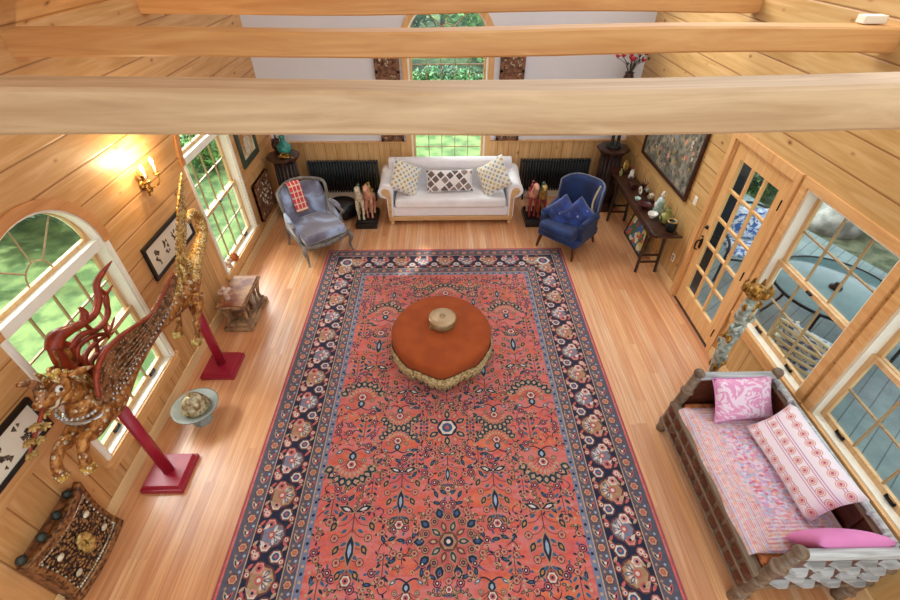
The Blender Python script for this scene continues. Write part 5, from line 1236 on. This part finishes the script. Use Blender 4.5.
F = dict(f0=[(2.206, 1.247), (2.19, 1.45), (2.164, 1.648), (2.188, 1.817)], f1=[(2.174, 1.787), (2.248, 1.839), (2.363, 1.802), (2.482, 1.757), (2.611, 1.737), (2.718, 1.801), (2.775, 1.896), (2.877, 1.923), (3.024, 1.936)],
 knob=[(2.47, 1.75), (2.537, 1.803), (2.531, 1.866)], f2=[(2.257, 1.706), (2.41, 1.701), (2.56, 1.622), (2.713, 1.645), (2.769, 1.758), (2.899, 1.782)], f3=[(2.241, 1.561), (2.324, 1.656), (2.481, 1.617), (2.612, 1.53), (2.745, 1.574)],
 f4=[(2.274, 1.437), (2.321, 1.556), (2.478, 1.557), (2.656, 1.486)], f5=[(2.284, 1.336), (2.334, 1.478), (2.479, 1.471), (2.59, 1.443)], c1=[(2.767, 1.857), (2.788, 1.761), (2.717, 1.662), (2.619, 1.587), (2.587, 1.49)], c2=[(2.482, 1.757), (2.5, 1.639), (2.459, 1.535), (2.394, 1.432)])
RD = dict(f0=[0.0625, 0.0625, 0.0500, 0.0375], f1=[0.0500, 0.0562, 0.0375, 0.0300, 0.0275, 0.0275, 0.0250, 0.0213, 0.0037], knob=[0.0300, 0.0275, 0.0100], f2=[0.0250, 0.0238, 0.0225, 0.0213, 0.0187, 0.0050], f3=[0.0250, 0.0225, 0.0200, 0.0163, 0.0050], f4=[0.0275, 0.0225, 0.0175, 0.0050], f5=[0.0275, 0.0225, 0.0163, 0.0050], c1=[0.0137, 0.0175, 0.0187, 0.0163, 0.0100], c2=[0.0150, 0.0175, 0.0163, 0.0112])
mass = [(2.15, 1.82), (2.241, 1.85), (2.30, 1.74), (2.30, 1.556), (2.33, 1.358), (2.35, 1.234), (2.1, 1.187), (2.12, 1.428), (2.12, 1.66)]
k = MB(); k.prism([(p[0]-2.87, p[1]) for p in mass], .035, side(-.12)); fw_ = k.build('flame_wing', 'flame', e, bevel=.008)
for nm, P in F.items():
    k = MB(); k.tube(yz(P, -2.70), RD[nm], 8, sub=5, flat=(1, .55), up=(1, 0, 0)) if False else k.tube(yz(P, -2.70), RD[nm], 8, sub=5); k.build('flame_tendril', 'flame', fw_)
k = MB(); k.prism([(2.10-2.87, 1.6), (2.14-2.87, 1.8), (2.2-2.87, 1.83), (2.25-2.87, 1.72), (2.2-2.87, 1.5), (2.12-2.87, 1.42)], .012, side(-.083)); k.build('gilded_edge', 'beast', fw_, bevel=.004)
k = MB(); k.tube([L3(-2.6, y, z) for y, z in ((3.62, 1.22), (3.8, 1.3), (3.95, 1.38), (4.12, 1.44), (4.22, 1.55), (4.22, 1.68), (4.12, 1.74), (4.02, 1.70))], [.1, .08, .07, .06, .055, .05, .045, .02], 12, sub=4)
for i in range(9): t = i/8; k.ball(L3(-2.6, 3.8+.42*math.sin(t*1.5), 1.34+.36*t*t), (.03, .02, .05), n=8)
k.build('tail', 'beast_tail', e)
k = MB(); S = [(3.36, 1.23), (3.44, 1.30), (3.75, 1.55), (3.98, 1.78), (4.10, 1.96), (4.24, 2.13), (4.07, 2.05), (3.9, 1.9), (3.6, 1.6), (3.42, 1.38)]
S = [(3.40, 1.25), (3.62, 1.36), (3.90, 1.62), (4.08, 1.82), (4.25, 2.13), (3.98, 1.93), (3.78, 1.72), (3.58, 1.48)]
k.prism([(p[0]-2.87, p[1]) for p in S], .02, side(-.01)); sp = k.build('tail_plume', 'beast_tail', e, bevel=.005)
k = MB()
for i in range(24): t = i/23; k.ball(L3(-2.595, 3.44+.79*t-.05*math.sin(t*PI), 1.32+.79*t+.02*math.sin(t*PI)), (.018, .016, .016), n=6)
k.build('plume_beads', 'paint_gold', sp)
for i, (y, z) in enumerate(((3.45, 1.36), (3.55, 1.4), (3.66, 1.42), (3.35, 1.38))):
    k = MB(); k.tube([L3(-2.6, y, z-.1), L3(-2.58+.02*i, y+.02, z), L3(-2.6, y+.06, z+.1)], [.04, .03, .004], 8, sub=3); k.build('rump_flame', 'beast_tail', e)
k = MB(); k.tube([L3(-2.6, 1.80, 1.68), L3(-2.56, 1.74, 1.67), L3(-2.56, 1.65, 1.62), L3(-2.56, 1.53, 1.56)], [.012, .012, .012, .01], 8, sub=3)
k.build('garland_stem', 'flame', head)
for i, (y, z) in enumerate(((1.75, 1.66), (1.70, 1.60), (1.655, 1.66), (1.62, 1.57), (1.57, 1.62), (1.53, 1.55))):
    k = MB()
    for j in range(6): a = j*1.05; M = Matrix.Translation(L3(-2.56, y, z)) @ Euler((0, .5, a)).to_matrix().to_4x4(); k.ball((.022, 0, 0), (.024, .012, .008), n=8, M=M)
    k.build('garland_leaf', 'paint_gold', head)

# ================================================================ DAYBED
MAT['daywood'] = wood('weathered_carved_wood', '#5A4634', '#8E7862', 1, .4); MAT['daysheen'] = wood('sheen_painted_wood', '#8A8C8A', '#CCD2D2', 0, .3); MAT['daydark'] = wood('dark_red_wood', '#3E1E14', '#6A3826', 1, .3)  # pale silver tone paints in the sheen on the daybed's blocks and rails
e = empty('carved_daybed', (2.67, 1.92, 0), 0, 'long carved weathered wooden daybed against the right wall', 'daybed')
X0, X1, Y0, Y1 = -.46, .36, -.78, .74
for x, y, h in ((X0, Y1, .84), (X1, Y1, .84), (X0, Y0, .84), (X1, Y0, .84)):
    k = MB(); lean = .10 if x < 0 else .0
    k.tube([(x, y, 0), (x+lean*.3, y, .3), (x+lean, y, h)], [.045, .05, .042], 8, sub=2); 
    k.ball((x+lean, y, h+.03), (.05, .05, .045), n=12)
    for z in (.12, .36, .6): k.lathe([(.045, 0), (.06, .015), (.06, .03), (.045, .045)], (x+lean*z/h, y, z), 12)
    k.build('post', 'daywood', e)
def lattice(k, x0, x1, z0, z1, y, sg, cols, rows, m, lean):
    """rows of raised bevelled blocks"""
    for r_ in range(rows):
        for c_ in range(cols):
            zc = z0+(z1-z0)*(r_+.5)/rows; f = (zc-z0)/(z1-z0); a0 = x0+lean*(zc/.84); w_ = (x1-a0)/cols
            x = a0+w_*(c_+.5)+(.25*w_ if r_ % 2 else -.0)
            if x+w_*.36 > x1: x = x1-w_*.36
            bw, bh = w_*.70, (z1-z0)/rows*.62
            k.add([(x-bw/2, y, zc-bh/2), (x+bw/2, y, zc-bh/2), (x+bw/2, y, zc+bh/2), (x-bw/2, y, zc+bh/2), (x-bw*.22, y+sg*.045, zc-bh*.12), (x+bw*.22, y+sg*.045, zc-bh*.12), (x+bw*.22, y+sg*.045, zc+bh*.2), (x-bw*.22, y+sg*.045, zc+bh*.2)],
                  [(0, 1, 2, 3), (4, 7, 6, 5), (0, 4, 5, 1), (1, 5, 6, 2), (2, 6, 7, 3), (3, 7, 4, 0)], False, m)
for nm, y, sg in (('head_panel', Y1, 1), ('foot_panel', Y0, -1)):
    k = MB(); k.add([(X0+.02, y-.02, .28), (X1, y-.02, .28), (X1, y-.02, .82), (X0+.10, y-.02, .82), (X0+.02, y+.02, .28), (X1, y+.02, .28), (X1, y+.02, .82), (X0+.10, y+.02, .82)], [(0, 1, 2, 3), (4, 7, 6, 5), (0, 4, 5, 1), (1, 5, 6, 2), (2, 6, 7, 3), (3, 7, 4, 0)], False, 'daydark')
    k.tube([(X0+.08, y, .83), (X1+.01, y, .83)], .038, 8, 'daysheen', smooth=False); k.tube([(X0+.03, y, .3), (X1, y, .3)], .035, 8, 'daywood', smooth=False)
    lattice(k, X0+.03, X1, .34, .79, y+sg*.02, sg, 4, 4, 'daysheen', .10)
    k.build(nm, None, e, recalc=True)
k = MB(); k.bx(X1-.02, X1+.02, Y0, Y1, .28, .74, 'daydark'); k.tube([(X1, Y0, .80), (X1, Y1, .80)], .026, 8, 'daysheen', smooth=False); k.tube([(X1-.005, Y0, .74), (X1-.005, Y1, .74)], .022, 8, 'daywood', smooth=False)
for i in range(9): y = Y0+.12+i*(Y1-Y0-.24)/8; k.bx(X1-.045, X1-.015, y-.012, y+.012, .42, .74, 'daydark'); k.ball((X1-.01, y, .80), (.032, .02, .032), 'daysheen', 8)
k.build('back_panel', None, e)
k = MB(); k.bx(X0-.015, X0+.05, Y0, Y1, .18, .44, 'daywood')
for z in (.17, .31, .45): k.bx(X0-.035, X0+.05, Y0, Y1, z-.015, z+.015, 'daywood', bev=.005)
n = 11
for i in range(n):
    y = Y0+.06+i*(Y1-Y0-.12)/(n-1)
    for z in (.24, .38):
        k.add([(X0-.015, y-.055, z-.05), (X0-.015, y+.055, z-.05), (X0-.015, y+.055, z+.05), (X0-.015, y-.055, z+.05), (X0-.05, y-.02, z-.015), (X0-.05, y+.02, z-.015), (X0-.05, y+.02, z+.015), (X0-.05, y-.02, z+.015)],
              [(0, 1, 2, 3), (4, 7, 6, 5), (0, 4, 5, 1), (1, 5, 6, 2), (2, 6, 7, 3), (3, 7, 4, 0)], False, 'daydark')
k.build('front_rail', None, e)
k = MB()
k.bx(X0+.05, X1-.02, Y0+.02, Y1-.02, .36, .40); k.build('seat_board', 'daydark', e)
MAT['orange_cloth'] = two('orange_brown_cloth', '#8E4A24', '#C97F48', 12., .9)
k = MB(); k.bx(X0+.06, X1-.06, Y0+.05, Y1-.05, .402, .50, bev=.03); tag(k.build('daybed_mattress', 'orange_cloth', loc=(2.67, 1.92, 0)), 'thin orange-brown mattress on the carved daybed', 'mattress')
def quilt_mat():
    m = Mt('patchwork_quilt', .9, sheen=.2); x, y = m.xyz[0], m.xyz[1]
    v = m.vor(34., m.comb(m.math('MULTIPLY', x, 1.), m.math('MULTIPLY', y, 1.6), 0.), out='Color'); pk = m.white(v)
    c = m.ramp(pk, [(0., '#D98AA8'), (.18, '#E6C3CC'), (.36, '#B9A0CC'), (.5, '#E0A88A'), (.62, '#C9506E'), (.72, '#DCD4E0'), (.86, '#9AB0CC')], 'CONSTANT')
    ed = m.math('MAXIMUM', m.math('DIVIDE', m.math('ABSOLUTE', x), .36), m.math('DIVIDE', m.math('ABSOLUTE', y), .66))
    st = m.ramp(m.math('FRACT', m.math('MULTIPLY', ed, 8.)), [(0., '#D9BFA8'), (.18, '#DA9A6A'), (.34, '#E6D0C4'), (.5, '#C98AA0'), (.66, '#E8D8D0'), (.84, '#D0703E')], 'CONSTANT')
    c = m.mix(m.ramp(ed, [(.55, .12), (.75, .65)]), c, st)
    line = m.math('LESS_THAN', m.math('FRACT', m.math('MULTIPLY', x, 9.)), .12); c = m.mix(m.math('MULTIPLY', line, .7), c, '#B9C4DC')
    m.color(m.mix(.12, c, '#DCC0C8')); m.bump(m.noise(30., 3.), .5, .01); return m.m
MAT['quilt'] = quilt_mat()
k = MB(); n, q = 34, 30; vs = []; fs = []; rr = random.Random(12)
for th in (0., .018):
    for i in range(n+1):
        y = -.63+1.27*i/n
        for j in range(q+1):
            t = j/q; s_ = -.52+t*1.06
            if s_ < -.40: x, z = -.475-.01*math.sin(y*14)-th, .50+(s_+.40)*1.3
            elif s_ < -.36: x, z = -.475+(s_+.40)*1.9, .512
            else: x, z = s_-.03, .512
            z += .006*math.sin(y*9+x*5)+.005*math.sin(x*23+y*11); vs.append((min(x, .40)*.78-.0 if x > -.36 else x*.9-.02, y+.01*math.sin(x*7), z+th*(1 if s_ > -.40 else .3)))
K = (n+1)*(q+1)
for i in range(n):
    for j in range(q): a = i*(q+1)+j; fs += [(a, a+q+1, a+q+2, a+1), (K+a, K+a+1, K+a+q+2, K+a+q+1)]
for i in range(n):
    for j in (0, q): a = i*(q+1)+j; fs.append((a, a+q+1, K+a+q+1, K+a))
for j in range(q):
    for i in (0, n): a = i*(q+1)+j; fs.append((a, a+1, K+a+1, K+a))
k.add(vs, fs, True); tag(k.build('patchwork_quilt', 'quilt', loc=(2.67, 1.90, .0)), 'pink and lilac patchwork quilt spread over the daybed', 'quilt')
def damask(name, a, b):
    m = Mt(name, .8, sheen=.2); v = m.noise(7., 2., .5, dist=3.5); m.color(m.ramp(v, [(.47, a), (.52, b)])); return m.m
MAT['damask'] = damask('pink_damask', '#E29ABF', '#EFD8E4'); MAT['pinkcloth'] = flat('bright_pink_cloth', '#E58CC4', .85, var=.08)
def band_mat():
    m = Mt('embroidered_bands', .85, sheen=.2); x, y = m.xyz[0], m.xyz[1]
    fy = m.math('FRACT', m.math('MULTIPLY', m.math('ADD', y, .5), 11.)); c = m.ramp(fy, [(0., '#E8D8DC'), (.12, '#B890AC'), (.2, '#EADCE2'), (.85, '#EADCE2'), (.92, '#C98AA8')], 'CONSTANT')
    dx = m.math('SUBTRACT', m.math('FRACT', m.math('MULTIPLY', m.math('ADD', x, 3.), 12.)), .5); dy = m.math('SUBTRACT', m.math('FRACT', m.math('MULTIPLY', m.math('ADD', y, .5), 7.)), .5)
    r = m.math('SQRT', m.math('ADD', m.math('MULTIPLY', dx, dx), m.math('MULTIPLY', m.math('MULTIPLY', dy, dy), 2.6)))
    c = m.mix(m.math('LESS_THAN', r, .38), c, m.ramp(r, [(0., '#B04A62'), (.1, '#E0B0B0'), (.18, '#CC7E84'), (.24, '#E6D0C4'), (.32, '#CC9A8A')], 'CONSTANT')); m.color(c); return m.m
MAT['bands'] = band_mat()
pillow('pink_pillow', .56, .40, .17, 'damask', (2.70, 2.50, .70), (50, 0, 3), 'pink and white damask pillow against the far end of the daybed', piping='pinkcloth')
o = pillow('long_bolster_pillow', .86, .44, .19, 'bands', (2.81, 1.87, .75), (52, 0, -88), 'long embroidered white and pink pillow leaning on the back of the daybed')
pillow('pink_pillow', .54, .38, .14, 'pinkcloth', (2.73, 1.27, .72), (-62, 0, 0), 'plain bright pink pillow against the near end of the daybed')
# totem between daybed head and window
MAT['verdigris'] = two('silver_green_paint', '#7E8E84', '#C2CCC0', 22., .35, .3, bump=.3)
e = empty('carved_totem', (2.70, 2.98, 0), 0, 'slender silver-green carved figure with gilded head standing behind the head of the daybed', 'sculpture')
k = MB(); k.lathe([(.0, 0), (.11, 0), (.11, .04), (.07, .07), (.04, .1)], n=16); k.build('base', 'dark_wood', e)
k = MB(); k.tube([(0, 0, .08), (.01, 0, .5), (-.015, 0, .8), (.02, 0, 1.1), (-.01, 0, 1.35), (0, 0, 1.5)], [.03, .04, .052, .055, .055, .04], 12, sub=4)
k.build('shaft', 'verdigris', e)
for i in range(7):
    z = .62+i*.13; k = MB()
    for j in range(3): a = i*1.3+j*2.1; k.ball((.045*math.cos(a), .045*math.sin(a), z), (.024, .024, .05), n=8)
    k.tube([(.03*math.cos(i), .03*math.sin(i), z), (.09*math.cos(i), .09*math.sin(i), z+.03), (.07*math.cos(i+.5), .07*math.sin(i+.5), z+.08)], [.02, .018, .006], 8, sub=3); k.build('carved_scroll', 'verdigris' if i % 3 else 'gold', e)
k = MB(); k.ball((0, 0, 1.56), (.075, .08, .08), n=14)
for j in range(9): a = j*.7; k.tube([(.05*math.cos(a), .05*math.sin(a), 1.55), (.11*math.cos(a), .11*math.sin(a), 1.58), (.1*math.cos(a), .1*math.sin(a), 1.65)], [.025, .02, .006], 8, sub=2)
k.build('head', 'gold', e)
k = MB(); k.box((0, 0, 0), (.16, .08, .05), bev=.004); tag(k.build('wood_block', 'jamb_white', loc=(3.02, 3.645, 3.497)), 'small pale wooden block lying on the right end of the second beam', 'block')

# ================================================================ shared group phrases for repeats
for base, g in dict(radiator='column radiators on the back wall', pedestal='corner pedestals', plinth='black plinths beside the sofa', carved_horse='carved horse figurines beside the sofa', leafy_tree='trees outside the windows', shrub='shrubs outside the windows',
        boulder='boulders beyond the deck', patio_chair='chairs around the patio table', framed_drawing='black-framed drawings on the left wall', wall_carving='carved wall panels', porcelain_figure='small porcelain figures on the console table', carved_cherub='small winged figurines by the left window').items():
    for o in list(col.objects):
        if o.parent is None and o.name.split('.')[0] == base: o['group'] = g
for o in list(col.objects):
    if o.parent is None and o.name.split('.')[0] == 'throw_pillow': o['group'] = 'dotted throw pillows on the sofa' if 'sofa' in o['label'] and 'blue' not in o['label'] else 'navy pillows on the blue wingback chair'
    if o.parent is None and o.name.split('.')[0] == 'pink_pillow': o['group'] = 'pillows on the daybed'
